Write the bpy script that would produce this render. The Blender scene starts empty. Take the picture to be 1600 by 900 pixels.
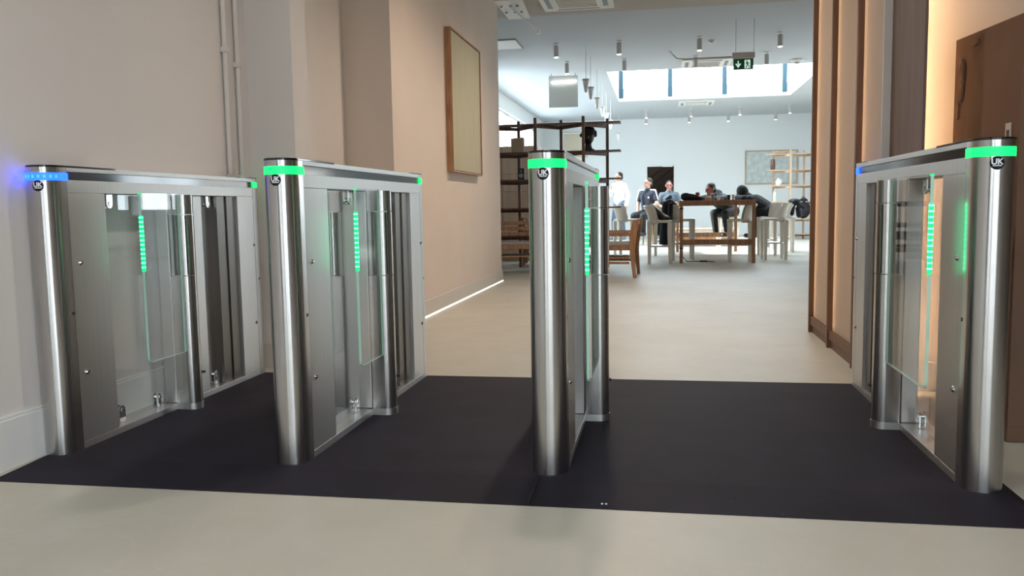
import bpy, bmesh, math, random
from mathutils import Vector, Matrix
from math import sin, cos, pi, radians as R
random.seed(4)
SC = bpy.context.scene
COL = SC.collection
FZ = -0.01            # finished floor; the rubber mat is 10 mm thick so the gates stand at z = 0

# ------------------------------------------------------------------ camera
def make_camera(f=1302.67, pitch=5.5278, roll=-0.9656, yaw=-10.22, loc=(0, -2.7163, 0.8835)):
    p, r, y = R(pitch), R(roll), R(yaw)
    fw = Vector((sin(y) * cos(p), cos(y) * cos(p), -sin(p)))
    rt = Vector((cos(y), -sin(y), 0)); up = rt.cross(fw)
    r2 = rt * cos(r) + up * sin(r); u2 = up * cos(r) - rt * sin(r)
    cd = bpy.data.cameras.new('camera'); co = bpy.data.objects.new('camera', cd); COL.objects.link(co)
    m = Matrix(((r2.x, u2.x, -fw.x, loc[0]), (r2.y, u2.y, -fw.y, loc[1]), (r2.z, u2.z, -fw.z, loc[2]), (0, 0, 0, 1)))
    co.matrix_world = m
    cd.sensor_width = 36; cd.sensor_fit = 'HORIZONTAL'; cd.lens = f / 1600 * 36; cd.clip_end = 200; cd.clip_start = .05
    SC.camera = co
make_camera()

# ------------------------------------------------------------------ light and exposure
SC.view_settings.view_transform = 'Standard'; SC.view_settings.look = 'None'
SC.view_settings.exposure = 0.12; SC.view_settings.gamma = 1; SC.view_settings.use_curve_mapping = False
W = bpy.data.worlds.new('world'); SC.world = W; W.use_nodes = True
wn = W.node_tree.nodes; wl = W.node_tree.links
bg = wn['Background']; bg.inputs['Color'].default_value = (0.80, 0.92, 1.0, 1); bg.inputs['Strength'].default_value = 9
sd = bpy.data.lights.new('sun', 'SUN'); sd.energy = 14; sd.angle = R(.6); sd.color = (1, .97, .92)
so = bpy.data.objects.new('sun', sd); COL.objects.link(so); so.location = (-8, 17, 8)
so.rotation_euler = Vector((cos(R(25)), .03, -sin(R(25)))).to_track_quat('-Z', 'Y').to_euler()
def portal(name, loc, direction, sx, sy):
    d = bpy.data.lights.new(name, 'AREA'); d.shape = 'RECTANGLE'; d.size = sx; d.size_y = sy; d.energy = 1
    d.cycles.is_portal = True
    o = bpy.data.objects.new(name, d); COL.objects.link(o); o.location = loc
    o.rotation_euler = Vector(direction).to_track_quat('-Z', 'Y').to_euler(); return o
portal('front_window_portal', (.75, -5.45, 1.6), (0, 1, 0), 4.6, 3.2)
portal('roof_light_portal', (.95, 15.3, 4.65), (0, 0, -1), 3.9, 4.5)
portal('side_window_portal', (-3.55, 16.2, 2.45), (1, 0, 0), 8.0, 1.1)
portal('right_window_portal', (6.1, 13.5, 1.65), (-1, 0, 0), 3, 1.5)

# ------------------------------------------------------------------ materials
def nodes(name):
    m = bpy.data.materials.new(name); m.use_nodes = True
    return m, m.node_tree.nodes, m.node_tree.links, m.node_tree.nodes['Principled BSDF']
def mat(name, c, rough=.6, metal=0, var=0.0, scale=6, stretch=(1, 1, 1), bump=0, spec=.5, c2=None, detail=4):
    m, n, l, b = nodes(name)
    b.inputs['Base Color'].default_value = (*c, 1); b.inputs['Roughness'].default_value = rough
    b.inputs['Metallic'].default_value = metal; b.inputs['Specular IOR Level'].default_value = spec
    if var or bump or c2:
        tc = n.new('ShaderNodeTexCoord'); mp = n.new('ShaderNodeMapping'); mp.inputs['Scale'].default_value = stretch
        nz = n.new('ShaderNodeTexNoise'); nz.inputs['Scale'].default_value = scale; nz.inputs['Detail'].default_value = detail
        l.new(tc.outputs['Object'], mp.inputs['Vector']); l.new(mp.outputs['Vector'], nz.inputs['Vector'])
        if var or c2:
            rp = n.new('ShaderNodeValToRGB')
            e = c2 or tuple(max(0, x * (1 + var)) for x in c); a = c if c2 else tuple(x * (1 - var) for x in c)
            rp.color_ramp.elements[0].position = .32; rp.color_ramp.elements[1].position = .68
            rp.color_ramp.elements[0].color = (*a, 1); rp.color_ramp.elements[1].color = (*e, 1)
            l.new(nz.outputs['Fac'], rp.inputs['Fac']); l.new(rp.outputs['Color'], b.inputs['Base Color'])
        if bump:
            bp = n.new('ShaderNodeBump'); bp.inputs['Strength'].default_value = bump; bp.inputs['Distance'].default_value = .01
            l.new(nz.outputs['Fac'], bp.inputs['Height']); l.new(bp.outputs['Normal'], b.inputs['Normal'])
    return m
def emis(name, c, s):
    m, n, l, b = nodes(name)
    b.inputs['Base Color'].default_value = (*[x * .5 for x in c], 1)
    b.inputs['Emission Color'].default_value = (*c, 1); b.inputs['Emission Strength'].default_value = s
    return m
def glass(name, tint=(.985, .993, .99), rough=0.0, ior=1.5):
    m = bpy.data.materials.new(name); m.use_nodes = True; n = m.node_tree.nodes; l = m.node_tree.links; n.clear()
    o = n.new('ShaderNodeOutputMaterial'); mx = n.new('ShaderNodeMixShader'); t = n.new('ShaderNodeBsdfTransparent')
    g = n.new('ShaderNodeBsdfGlossy'); f = n.new('ShaderNodeFresnel'); f.inputs['IOR'].default_value = ior
    t.inputs['Color'].default_value = (*tint, 1); g.inputs['Roughness'].default_value = rough
    gm = n.new('ShaderNodeNewGeometry'); mr = n.new('ShaderNodeMapRange')      # same reflectance from either side of the sheet
    mr.inputs['To Min'].default_value = ior; mr.inputs['To Max'].default_value = 1 / ior
    l.new(gm.outputs['Backfacing'], mr.inputs['Value']); l.new(mr.outputs['Result'], f.inputs['IOR'])
    l.new(f.outputs['Fac'], mx.inputs['Fac']); l.new(t.outputs['BSDF'], mx.inputs[1]); l.new(g.outputs['BSDF'], mx.inputs[2])
    l.new(mx.outputs['Shader'], o.inputs['Surface']); return m
M = {}
ANROT = 0.25
M['wall'] = mat('warm_white_plaster', (.71, .67, .64), .85, var=.03, scale=1.2, bump=.05)
M['wall_warm'] = mat('magnolia_plaster', (.70, .60, .52), .85, var=.03, scale=1.5, bump=.05)
M['wall_dark'] = mat('unseen_dark_wall', (.16, .12, .095), .7, var=.1, scale=2)  # unseen hall walls kept dark to deepen the steel columns' reflections
M['white'] = mat('white_paint', (.78, .78, .76), .7, var=.015, scale=2)
M['farwall'] = mat('cool_white_paint', (.78, .805, .81), .8, var=.01, scale=1)
M['ceil_near'] = mat('stone_ceiling_paint', (.50, .45, .41), .8, var=.02, scale=1)
M['ceil'] = mat('pale_ceiling_paint', (.52, .55, .585), .8, var=.01, scale=1)
M['skirt'] = mat('skirting_gloss', (.62, .57, .51), .45, var=.01, scale=3)
M['steel'] = mat('brushed_steel', (.53, .52, .515), .23, 1, var=.05, scale=3, stretch=(40, 40, .25), detail=2)
def brushed(m, an, rot):
    n, l = m.node_tree.nodes, m.node_tree.links; b = n['Principled BSDF']; t = n.new('ShaderNodeTangent'); t.direction_type = 'RADIAL'; t.axis = 'Z'
    l.new(t.outputs['Tangent'], b.inputs['Tangent']); b.inputs['Anisotropic'].default_value = an; b.inputs['Anisotropic Rotation'].default_value = rot
M['steel_fine'] = mat('satin_steel_sheet', (.57, .56, .55), .41, 1, var=.03, scale=3, stretch=(40, 40, .3), detail=2)
brushed(M['steel'], .75, ANROT); brushed(M['steel_fine'], .5, ANROT)
M['chrome'] = mat('polished_chrome', (.75, .75, .75), .12, 1)
M['darksteel'] = mat('dark_steel_inside', (.20, .185, .17), .35, 1)
M['blackgloss'] = mat('black_acrylic', (.012, .010, .012), .08, spec=.6)
M['black'] = mat('black_plastic', (.01, .01, .012), .5)
M['sticker'] = mat('black_vinyl', (.006, .008, .015), .7, spec=.15)
M['ink'] = mat('white_vinyl_print', (.8, .82, .85), .5)
M['inkgrey'] = mat('grey_vinyl_print', (.12, .14, .18), .5)
M['glass'] = glass('clear_glass')
M['window_glass'] = glass('window_glass', (.97, .99, 1.0))
M['edge'] = mat('green_glass_edge', (.45, .72, .60), .25, spec=.6)
M['led_g'] = emis('green_light', (.005, 1, .16), 1.5)
M['led_g_strip'] = emis('green_strip_light', (.003, .8, .22), 1.1)
M['led_g_dot'] = emis('green_diode_light', (.1, 1, .5), 5.0)
M['led_b'] = emis('blue_light', (.004, .03, 1), 11)
M['led_b_dot'] = emis('blue_diode_light', (.02, .12, 1), 5)
M['led_warm'] = emis('warm_strip_light', (1, .50, .17), 3.5)
M['led_white'] = emis('white_lamp_light', (1, .98, .94), 6)
M['glow_line'] = emis('white_line_glow', (1, .96, .86), 1.6)
M['led_warm_back'] = emis('warm_wall_washer', (1, .66, .37), 100)
M['led_warm_screen'] = emis('warm_backlight', (1, .74, .47), 14)
M['wood'] = mat('oak_brown', (.34, .175, .088), .5, var=.3, scale=3, stretch=(9, 9, 1.2))
M['wood_dark'] = mat('walnut_rail', (.13, .062, .036), .5, var=.3, scale=3, stretch=(6, 6, 1))
M['wood_fin'] = mat('stained_fin_timber', (.15, .075, .042), .5, var=.2, scale=3, stretch=(12, 12, .7))
M['wood_panel'] = mat('smoked_oak_panel', (.12, .078, .062), .6, c2=(.16, .108, .085), scale=2.2, stretch=(9, 9, .6), detail=6)
M['wood_light'] = mat('pale_ash', (.50, .35, .23), .5, var=.12, scale=3, stretch=(8, 8, 1))
M['wood_cab'] = mat('cabinet_veneer', (.64, .47, .35), .5, var=.1, scale=2, stretch=(6, 6, .8))
def translucent(name, c, t):
    m, n, l, b = nodes(name); o = n['Material Output']
    b.inputs['Base Color'].default_value = (*c, 1); b.inputs['Roughness'].default_value = .8
    tr = n.new('ShaderNodeBsdfTranslucent'); mx = n.new('ShaderNodeMixShader'); mx.inputs['Fac'].default_value = t
    tc = n.new('ShaderNodeTexCoord'); nz = n.new('ShaderNodeTexNoise'); nz.inputs['Scale'].default_value = 40
    rp = n.new('ShaderNodeValToRGB'); rp.color_ramp.elements[0].color = (*[x * .95 for x in c], 1); rp.color_ramp.elements[1].color = (*c, 1)
    l.new(tc.outputs['Object'], nz.inputs['Vector']); l.new(nz.outputs['Fac'], rp.inputs['Fac']); l.new(rp.outputs['Color'], b.inputs['Base Color']); l.new(rp.outputs['Color'], tr.inputs['Color'])
    l.new(b.outputs['BSDF'], mx.inputs[1]); l.new(tr.outputs['BSDF'], mx.inputs[2]); l.new(mx.outputs['Shader'], o.inputs['Surface']); return m
M['screen'] = translucent('cream_screen_panel', (.74, .66, .58), .45)
M['cream'] = mat('cream_lacquer', (.76, .71, .63), .35)
M['card'] = mat('cardboard', (.15, .08, .048), .8, var=.06, scale=4)
M['card_torn'] = mat('torn_cardboard', (.21, .12, .075), .9, var=.2, scale=40)
M['skin'] = mat('skin', (.52, .30, .22), .55); M['skin_dark'] = mat('tanned_skin', (.22, .10, .07), .5)
M['skin_red'] = mat('ruddy_skin', (.40, .17, .13), .5)
M['hair'] = mat('dark_brown_hair', (.03, .02, .015), .6); M['hairblk'] = mat('black_hair', (.008, .007, .007), .5)
M['shirt_w'] = mat('white_cotton', (.86, .86, .86), .85); M['jeans'] = mat('grey_denim', (.10, .13, .19), .85)
M['navy'] = mat('navy_cotton', (.012, .016, .03), .85); M['blackcloth'] = mat('black_cloth', (.008, .008, .011), .8, var=.2, scale=9, bump=.3)
M['browncloth'] = mat('dark_brown_leather', (.03, .018, .012), .45, bump=.3, scale=12)
M['shirt_b'] = mat('slate_blue_cotton', (.07, .095, .12), .85); M['hoodie'] = mat('charcoal_fleece', (.055, .07, .075), .9, bump=.2, scale=20)
M['red'] = mat('red_can_paint', (.42, .015, .02), .35); M['grey'] = mat('mid_grey', (.22, .23, .25), .5)
M['greypaint'] = mat('grey_lamp_paint', (.55, .52, .49), .5); M['shade_w'] = mat('white_enamel', (.78, .77, .74), .5)
M['bar_blue'] = mat('teal_frame_paint', (.003, .04, .065), .5)
M['sign_g'] = mat('exit_green', (.0, .13, .035), .5); M['sign_w'] = emis('exit_white', (.75, 1, .9), .6)
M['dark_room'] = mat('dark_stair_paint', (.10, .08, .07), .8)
M['canvas'] = mat('pale_green_canvas', (.50, .475, .35), .9, c2=(.44, .41, .28), scale=5, stretch=(1, 14, .5))
M['etching'] = mat('grey_green_print', (.46, .52, .50), .8, c2=(.62, .66, .66), scale=9, detail=8)
M['blind'] = mat('cream_blind', (.62, .55, .42), .8); M['panelgrey'] = mat('grey_screen_fabric', (.55, .57, .54), .7)
M['seatpad'] = mat('grey_seat_webbing', (.35, .33, .32), .8); M['brownclay'] = mat('brown_glazed_clay', (.10, .045, .028), .35)
M['kraft'] = mat('kraft_paper', (.40, .30, .21), .85, var=.1, scale=8); M['outside'] = mat('outside_paving', (.35, .34, .33), .9)
M['facade'] = mat('street_facade', (.42, .38, .35), .9, var=.15, scale=.8); M['facwin'] = mat('street_window_dark', (.03, .04, .05), .2)

def floor_mat():
    m, n, l, b = nodes('pale_screed')
    tc = n.new('ShaderNodeTexCoord')
    a = n.new('ShaderNodeTexNoise'); a.inputs['Scale'].default_value = .9; a.inputs['Detail'].default_value = 8; a.inputs['Roughness'].default_value = .65
    s = n.new('ShaderNodeTexNoise'); s.inputs['Scale'].default_value = 2.4; s.inputs['Detail'].default_value = 10; s.inputs['Distortion'].default_value = 2.2
    l.new(tc.outputs['Object'], a.inputs['Vector']); l.new(tc.outputs['Object'], s.inputs['Vector'])
    r1 = n.new('ShaderNodeValToRGB'); r1.color_ramp.elements[0].color = (.475, .46, .395, 1); r1.color_ramp.elements[1].color = (.55, .535, .465, 1)
    r1.color_ramp.elements[0].position = .35; r1.color_ramp.elements[1].position = .65
    r2 = n.new('ShaderNodeValToRGB'); r2.color_ramp.elements[0].position = .485; r2.color_ramp.elements[1].position = .5
    r2.color_ramp.elements[0].color = (0, 0, 0, 1); e = r2.color_ramp.elements.new(.515); e.color = (0, 0, 0, 1); r2.color_ramp.elements[1].color = (.10, .10, .10, 1)
    mx = n.new('ShaderNodeMix'); mx.data_type = 'RGBA'; mx.inputs['B'].default_value = (.68, .67, .63, 1)
    l.new(a.outputs['Fac'], r1.inputs['Fac']); l.new(s.outputs['Fac'], r2.inputs['Fac'])
    l.new(r2.outputs['Color'], mx.inputs['Factor']); l.new(r1.outputs['Color'], mx.inputs['A']); l.new(mx.outputs['Result'], b.inputs['Base Color'])
    mr = n.new('ShaderNodeMapRange'); mr.inputs['To Min'].default_value = .33; mr.inputs['To Max'].default_value = .55
    l.new(s.outputs['Fac'], mr.inputs['Value']); l.new(mr.outputs['Result'], b.inputs['Roughness'])
    b.inputs['Specular IOR Level'].default_value = .45
    return m
M['floor'] = floor_mat()
def rubber_mat():
    m, n, l, b = nodes('black_rubber')
    tc = n.new('ShaderNodeTexCoord')
    a = n.new('ShaderNodeTexNoise'); a.inputs['Scale'].default_value = 2.2; a.inputs['Detail'].default_value = 9; a.inputs['Distortion'].default_value = 1.2
    v = n.new('ShaderNodeTexVoronoi'); v.inputs['Scale'].default_value = 9; v.inputs['Randomness'].default_value = 1
    l.new(tc.outputs['Object'], a.inputs['Vector']); l.new(tc.outputs['Object'], v.inputs['Vector'])
    r1 = n.new('ShaderNodeValToRGB'); r1.color_ramp.elements[0].color = (.0095, .008, .0155, 1); r1.color_ramp.elements[1].color = (.018, .0155, .027, 1)
    r1.color_ramp.elements[0].position = .35; r1.color_ramp.elements[1].position = .75
    r2 = n.new('ShaderNodeValToRGB'); r2.color_ramp.elements[0].color = (.5, .5, .5, 1); r2.color_ramp.elements[1].color = (0, 0, 0, 1)
    r2.color_ramp.elements[0].position = .02; r2.color_ramp.elements[1].position = .05
    mx = n.new('ShaderNodeMix'); mx.data_type = 'RGBA'; mx.inputs['B'].default_value = (.07, .065, .075, 1)
    l.new(a.outputs['Fac'], r1.inputs['Fac']); l.new(v.outputs['Distance'], r2.inputs['Fac'])
    l.new(r2.outputs['Color'], mx.inputs['Factor']); l.new(r1.outputs['Color'], mx.inputs['A']); l.new(mx.outputs['Result'], b.inputs['Base Color'])
    b.inputs['Roughness'].default_value = .7; b.inputs['Specular IOR Level'].default_value = .22
    g = n.new('ShaderNodeTexNoise'); g.inputs['Scale'].default_value = 160; bp = n.new('ShaderNodeBump'); bp.inputs['Strength'].default_value = .25; bp.inputs['Distance'].default_value = .003
    l.new(tc.outputs['Object'], g.inputs['Vector']); l.new(g.outputs['Fac'], bp.inputs['Height']); l.new(bp.outputs['Normal'], b.inputs['Normal'])
    return m
M['rubber'] = rubber_mat()

# ------------------------------------------------------------------ mesh helpers
class MB:
    def __init__(s): s.bm = bmesh.new(); s.mi = 0
    def _f(s, vs):
        try:
            f = s.bm.faces.new(vs); f.material_index = s.mi; return f
        except ValueError: return None
    def box(s, x0, x1, y0, y1, z0, z1, rot=None, piv=None):
        P = [Vector((x, y, z)) for x in (x0, x1) for y in (y0, y1) for z in (z0, z1)]
        if rot is not None:
            c = Vector(piv) if piv else Vector(((x0 + x1) / 2, (y0 + y1) / 2, (z0 + z1) / 2))
            P = [c + rot @ (p - c) for p in P]
        v = [s.bm.verts.new(p) for p in P]
        for f in ((0, 1, 3, 2), (4, 6, 7, 5), (0, 4, 5, 1), (2, 3, 7, 6), (0, 2, 6, 4), (1, 5, 7, 3)): s._f([v[i] for i in f])
        return s
    def hexa(s, bot, top):
        v = [s.bm.verts.new(p) for p in list(bot) + list(top)]; n = len(bot)
        s._f(v[:n][::-1]); s._f(v[n:])
        for i in range(n): s._f([v[i], v[(i + 1) % n], v[n + (i + 1) % n], v[n + i]])
        return s
    def prism(s, poly, z0, z1):
        return s.hexa([(x, y, z0) for x, y in poly], [(x, y, z1) for x, y in poly])
    def prism_axis(s, poly, a, b, axis):
        f = {'x': lambda p, t: (t, p[0], p[1]), 'y': lambda p, t: (p[0], t, p[1]), 'z': lambda p, t: (p[0], p[1], t)}[axis]
        return s.hexa([f(p, a) for p in poly], [f(p, b) for p in poly])
    def cyl(s, p0, p1, r0, r1=None, n=16, cap=True):
        r1 = r0 if r1 is None else r1
        p0, p1 = Vector(p0), Vector(p1); d = (p1 - p0).normalized()
        a = d.orthogonal().normalized(); b = d.cross(a)
        A = [s.bm.verts.new(p0 + (a * cos(2 * pi * i / n) + b * sin(2 * pi * i / n)) * r0) for i in range(n)]
        B = [s.bm.verts.new(p1 + (a * cos(2 * pi * i / n) + b * sin(2 * pi * i / n)) * r1) for i in range(n)]
        for i in range(n): s._f([A[i], A[(i + 1) % n], B[(i + 1) % n], B[i]])
        if cap: s._f(A[::-1]); s._f(B)
        return s
    def lathe(s, prof, c=(0, 0, 0), n=24):
        c = Vector(c); rings = []
        for r, z in prof:
            rings.append([s.bm.verts.new(c + Vector((r * cos(2 * pi * i / n), r * sin(2 * pi * i / n), z))) for i in range(n)])
        for A, B in zip(rings, rings[1:]):
            for i in range(n): s._f([A[i], A[(i + 1) % n], B[(i + 1) % n], B[i]])
        s._f(rings[0][::-1]); s._f(rings[-1]); return s
    def tube(s, pts, r, n=8):
        pts = [Vector(p) for p in pts]; rings = []; a = None
        for i, p in enumerate(pts):
            d = ((pts[min(i + 1, len(pts) - 1)] - pts[max(i - 1, 0)])).normalized()
            a = d.orthogonal().normalized() if a is None else (a - d * a.dot(d)).normalized()
            b = d.cross(a); rr = r[i] if isinstance(r, (list, tuple)) else r
            rings.append([s.bm.verts.new(p + (a * cos(2 * pi * k / n) + b * sin(2 * pi * k / n)) * rr) for k in range(n)])
        for A, B in zip(rings, rings[1:]):
            for i in range(n): s._f([A[i], A[(i + 1) % n], B[(i + 1) % n], B[i]])
        s._f(rings[0][::-1]); s._f(rings[-1]); return s
    def ell(s, c, r, rot=None, u=16, v=10):
        c = Vector(c); r = Vector(r) if not isinstance(r, (int, float)) else Vector((r, r, r)); rings = []
        T = lambda p: c + (rot @ Vector(p) if rot is not None else Vector(p))
        top = s.bm.verts.new(T((0, 0, r.z))); bot = s.bm.verts.new(T((0, 0, -r.z)))
        for j in range(1, v):
            t = pi * j / v
            rings.append([s.bm.verts.new(T((r.x * sin(t) * cos(2 * pi * i / u), r.y * sin(t) * sin(2 * pi * i / u), r.z * cos(t)))) for i in range(u)])
        for i in range(u):
            s._f([top, rings[0][i], rings[0][(i + 1) % u]]); s._f([bot, rings[-1][(i + 1) % u], rings[-1][i]])
        for A, B in zip(rings, rings[1:]):
            for i in range(u): s._f([A[i], B[i], B[(i + 1) % u], A[(i + 1) % u]])
        return s
    def caps(s, p0, p1, r0, r1=None, fx=1.0, side=None, n=12):
        """tapered capsule; fx widens it along the vector side"""
        r1 = r0 if r1 is None else r1
        p0, p1 = Vector(p0), Vector(p1); d = p1 - p0; L = d.length; d = d / L if L > 1e-6 else Vector((0, 0, 1))
        if side is not None:
            sv = Vector(side); a = (sv - d * sv.dot(d)).normalized()
        else: a = d.orthogonal().normalized()
        b = d.cross(a); rings = []
        prof = [(-cos(t) * r0, sin(t) * r0, 0) for t in [pi / 2 * k / 4 for k in range(1, 5)]] + [(L + sin(t) * r1, cos(t) * r1, 1) for t in [pi / 2 * k / 4 for k in range(0, 4)]]
        for h, r, _ in prof:
            rings.append([s.bm.verts.new(p0 + d * h + a * (r * fx * cos(2 * pi * i / n)) + b * (r * sin(2 * pi * i / n))) for i in range(n)])
        lo = s.bm.verts.new(p0 - d * r0); hi = s.bm.verts.new(p1 + d * r1)
        for i in range(n):
            s._f([lo, rings[0][(i + 1) % n], rings[0][i]]); s._f([hi, rings[-1][i], rings[-1][(i + 1) % n]])
        for A, B in zip(rings, rings[1:]):
            for i in range(n): s._f([A[i], A[(i + 1) % n], B[(i + 1) % n], B[i]])
        return s
    def build(s, name, m, parent=None, smooth=False, bevel=0, seg=2, recalc=True):
        if recalc: bmesh.ops.recalc_face_normals(s.bm, faces=s.bm.faces)
        me = bpy.data.meshes.new(name); s.bm.to_mesh(me); s.bm.free()
        return link(name, me, m, parent, smooth, bevel, seg)
    def remesh(s, name, m, parent=None, voxel=.01, it=3):
        bmesh.ops.recalc_face_normals(s.bm, faces=s.bm.faces)
        me = bpy.data.meshes.new('tmp'); s.bm.to_mesh(me); s.bm.free()
        o = bpy.data.objects.new('tmp', me); COL.objects.link(o)
        r = o.modifiers.new('r', 'REMESH'); r.mode = 'VOXEL'; r.voxel_size = voxel
        k = o.modifiers.new('s', 'SMOOTH'); k.iterations = it; k.factor = .5
        dg = bpy.context.evaluated_depsgraph_get(); me2 = bpy.data.meshes.new_from_object(o.evaluated_get(dg))
        bpy.data.objects.remove(o); bpy.data.meshes.remove(me); me2.name = name
        return link(name, me2, m, parent, True, 0, 2)
def link(name, me, m, parent, smooth, bevel, seg):
    o = bpy.data.objects.new(name, me); COL.objects.link(o)
    for x in (m if isinstance(m, (list, tuple)) else [m]): me.materials.append(M[x] if isinstance(x, str) else x)
    if smooth:
        for p in me.polygons: p.use_smooth = True
        if smooth == 'auto': me.set_sharp_from_angle(angle=R(35))
    if bevel:
        b = o.modifiers.new('bevel', 'BEVEL'); b.width = bevel; b.segments = seg; b.limit_method = 'ANGLE'; b.angle_limit = R(40)
    if parent is not None: o.parent = parent
    return o
def tag(o, label, cat, group=None, kind=None):
    o['label'] = label; o['category'] = cat
    if group: o['group'] = group
    if kind: o['kind'] = kind
    return o
def thing(name, label, cat, loc=(0, 0, 0), rz=0, group=None):
    o = bpy.data.objects.new(name, None); COL.objects.link(o); o.location = loc; o.rotation_euler = (0, 0, rz); o.empty_display_size = .1
    return tag(o, label, cat, group)
def struct(o): o['kind'] = 'structure'; return o
def dup(src, loc, rz, label):
    r = src.copy(); COL.objects.link(r); r.location = loc; r.rotation_euler = (0, 0, rz); r['label'] = label
    for ch in list(src.children):
        c = ch.copy(); COL.objects.link(c); c.parent = r
        for g in list(ch.children):
            d = g.copy(); COL.objects.link(d); d.parent = c
    return r
ORD = ['first', 'second', 'third', 'fourth', 'fifth', 'sixth', 'seventh', 'eighth']

# ------------------------------------------------------------------ the building shell
CN, CF = 3.30, 3.34          # ceilings: entrance hall, far room
YB, XL, XR = 21.8, -3.4, 6.0 # far room
def sbox(name, m, *b, bevel=0): return struct(MB().box(*b).build(name, m, bevel=bevel))
sbox('floor', 'floor', -3.6, 6.2, -5.6, YB + .2, FZ - .1, FZ)
sbox('ground', 'outside', -14, 14, -22, -5.6, FZ - .12, FZ - .02)
sbox('wall_left', 'wall', -2.45, -2.28, -5.6, 3.17, FZ, 3.6)
sbox('pier_left', 'wall', -2.28, -2.01, 1.70, 1.90, FZ, CN)
sbox('wall_art', 'wall_warm', -2.45, -1.92, 3.17, 7.25, FZ, 3.6)
sbox('wall_return', 'farwall', -3.6, -2.45, 7.0, 7.25, FZ, 3.6)
struct(MB().box(-2.28, -2.262, -5.6, 1.70, FZ, .17).box(-2.28, -2.268, -5.6, 1.70, .17, .182).build('baseboard_left', 'white', bevel=.003))
struct(MB().box(-1.92, -1.905, 3.17, 7.26, FZ + .012, .13).box(-2.28, -1.92, 3.155, 3.17, FZ, .13).build('baseboard_art', 'skirt', bevel=.004))
struct(MB().box(-1.9195, -1.903, 3.17, 7.26, FZ, FZ + .012).build('trim_1', 'glow_line'))  # thin white line at the foot of the skirting, given emission
struct(MB().box(-2.28, -2.265, 1.9, 3.155, FZ, .13).box(-2.28, -2.01, 1.685, 1.70, FZ, .13).box(-2.01, -1.995, 1.685, 1.915, FZ, .13).build('baseboard_pier', 'skirt', bevel=.003))
# entrance hall ceiling, bulkhead step, far ceiling with the roof light opening
sbox('ceiling', 'ceil_near', -2.45, 6.2, -5.6, 8.06, CN, CN + .3)
ox0, ox1, oy0, oy1 = -1.0, 2.9, 13.05, 17.6
struct(MB().box(-3.6, 6.2, 7.0, oy0, CF, CF + .3).box(-3.6, 6.2, oy1, YB + .2, CF, CF + .3).box(-3.6, ox0, oy0, oy1, CF, CF + .3).box(ox1, 6.2, oy0, oy1, CF, CF + .3).build('ceiling_far', 'ceil'))
# lantern over the opening: solid sides, glazed far face and roof
struct(MB().box(ox0 - .15, ox0, oy0, oy1, CF + .3, 4.6).box(ox1, ox1 + .15, oy0, oy1, CF + .3, 4.6).box(ox0 - .15, ox1 + .15, oy0 - .15, oy0, CF + .3, 4.6).box(ox0, ox1, oy1 - .02, oy1 + .1, CF + .02, CF + .075).build('wall_lantern', 'white'))
wf = struct(MB().box(ox0, ox1, oy1, oy1 + .08, 4.52, 4.6).build('window_1', 'bar_blue'))
for i, x in enumerate((-1.138 + .19, .194, 1.439, 2.78)):
    struct(MB().box(x - .05, x + .05, oy1 - .04, oy1 + .06, CF + .075, 4.55).build('window_bar', 'bar_blue', wf))
struct(MB().box(ox0, ox1, oy1 + .02, oy1 + .03, CF + .08, 4.55).build('window_pane', 'window_glass', wf))
# far room walls; clerestory in the left one, door opening in the back one
def wall_holes(name, m, axis, at, th, a0, a1, z0, z1, holes):
    """wall slab normal to axis, with rectangular holes (a0,a1,z0,z1)"""
    b = MB(); As = sorted({a0, a1, *[h[0] for h in holes], *[h[1] for h in holes]}); Zs = sorted({z0, z1, *[h[2] for h in holes], *[h[3] for h in holes]})
    for p, q in zip(As, As[1:]):
        for u, v in zip(Zs, Zs[1:]):
            if any(h[0] <= (p + q) / 2 <= h[1] and h[2] <= (u + v) / 2 <= h[3] for h in holes): continue
            if axis == 'x': b.box(at, at + th, p, q, u, v)
            else: b.box(p, q, at, at + th, u, v)
    bmesh.ops.remove_doubles(b.bm, verts=b.bm.verts, dist=1e-5)
    return struct(b.build(name, m))
wall_holes('wall_far_left', 'farwall', 'x', XL - .2, .2, 7.25, YB + .2, FZ, CF + .2, [(12.2, 20.2, 1.9, 3.0)])
w = struct(MB().box(XL - .14, XL - .06, 12.2, 20.2, 1.9, 1.95).box(XL - .14, XL - .06, 12.2, 20.2, 2.95, 3.0).build('window_2', 'white'))
for y in (12.2, 14.2, 16.2, 18.2, 20.14): struct(MB().box(XL - .14, XL - .06, y, y + .06, 1.9, 3.0).build('window_bar', 'white', w))
struct(MB().box(XL - .11, XL - .10, 12.2, 20.2, 1.95, 2.95).build('window_pane', 'window_glass', w))
wall_holes('wall_back', 'farwall', 'y', YB, .2, XL - .2, XR + .2, FZ, CF + .2, [(-.41, .345, FZ, 1.98)])
d = struct(MB().box(-.45, -.41, YB - .02, YB - .001, FZ, 1.9795).box(.345, .385, YB - .02, YB - .001, FZ, 1.9795).box(-.45, .385, YB - .02, YB - .001, 1.98, 2.02).build('door_1', 'white'))
struct(MB().box(.02, .3, YB - .05, YB - .02, 1.96, 2.03).build('door_closer', 'white', d, bevel=.004))
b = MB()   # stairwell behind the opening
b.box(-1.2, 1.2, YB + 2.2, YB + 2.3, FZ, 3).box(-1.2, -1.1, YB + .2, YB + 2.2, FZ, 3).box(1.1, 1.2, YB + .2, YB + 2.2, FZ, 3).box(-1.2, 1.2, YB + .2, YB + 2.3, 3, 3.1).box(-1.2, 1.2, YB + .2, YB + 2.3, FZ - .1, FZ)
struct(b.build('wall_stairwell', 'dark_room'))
b = MB()
for k in range(7): b.box(-.9 + k * .28, -.62 + k * .28, YB + 1.1, YB + 2.1, .3 + k * .22, .34 + k * .22 + .02)
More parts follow.
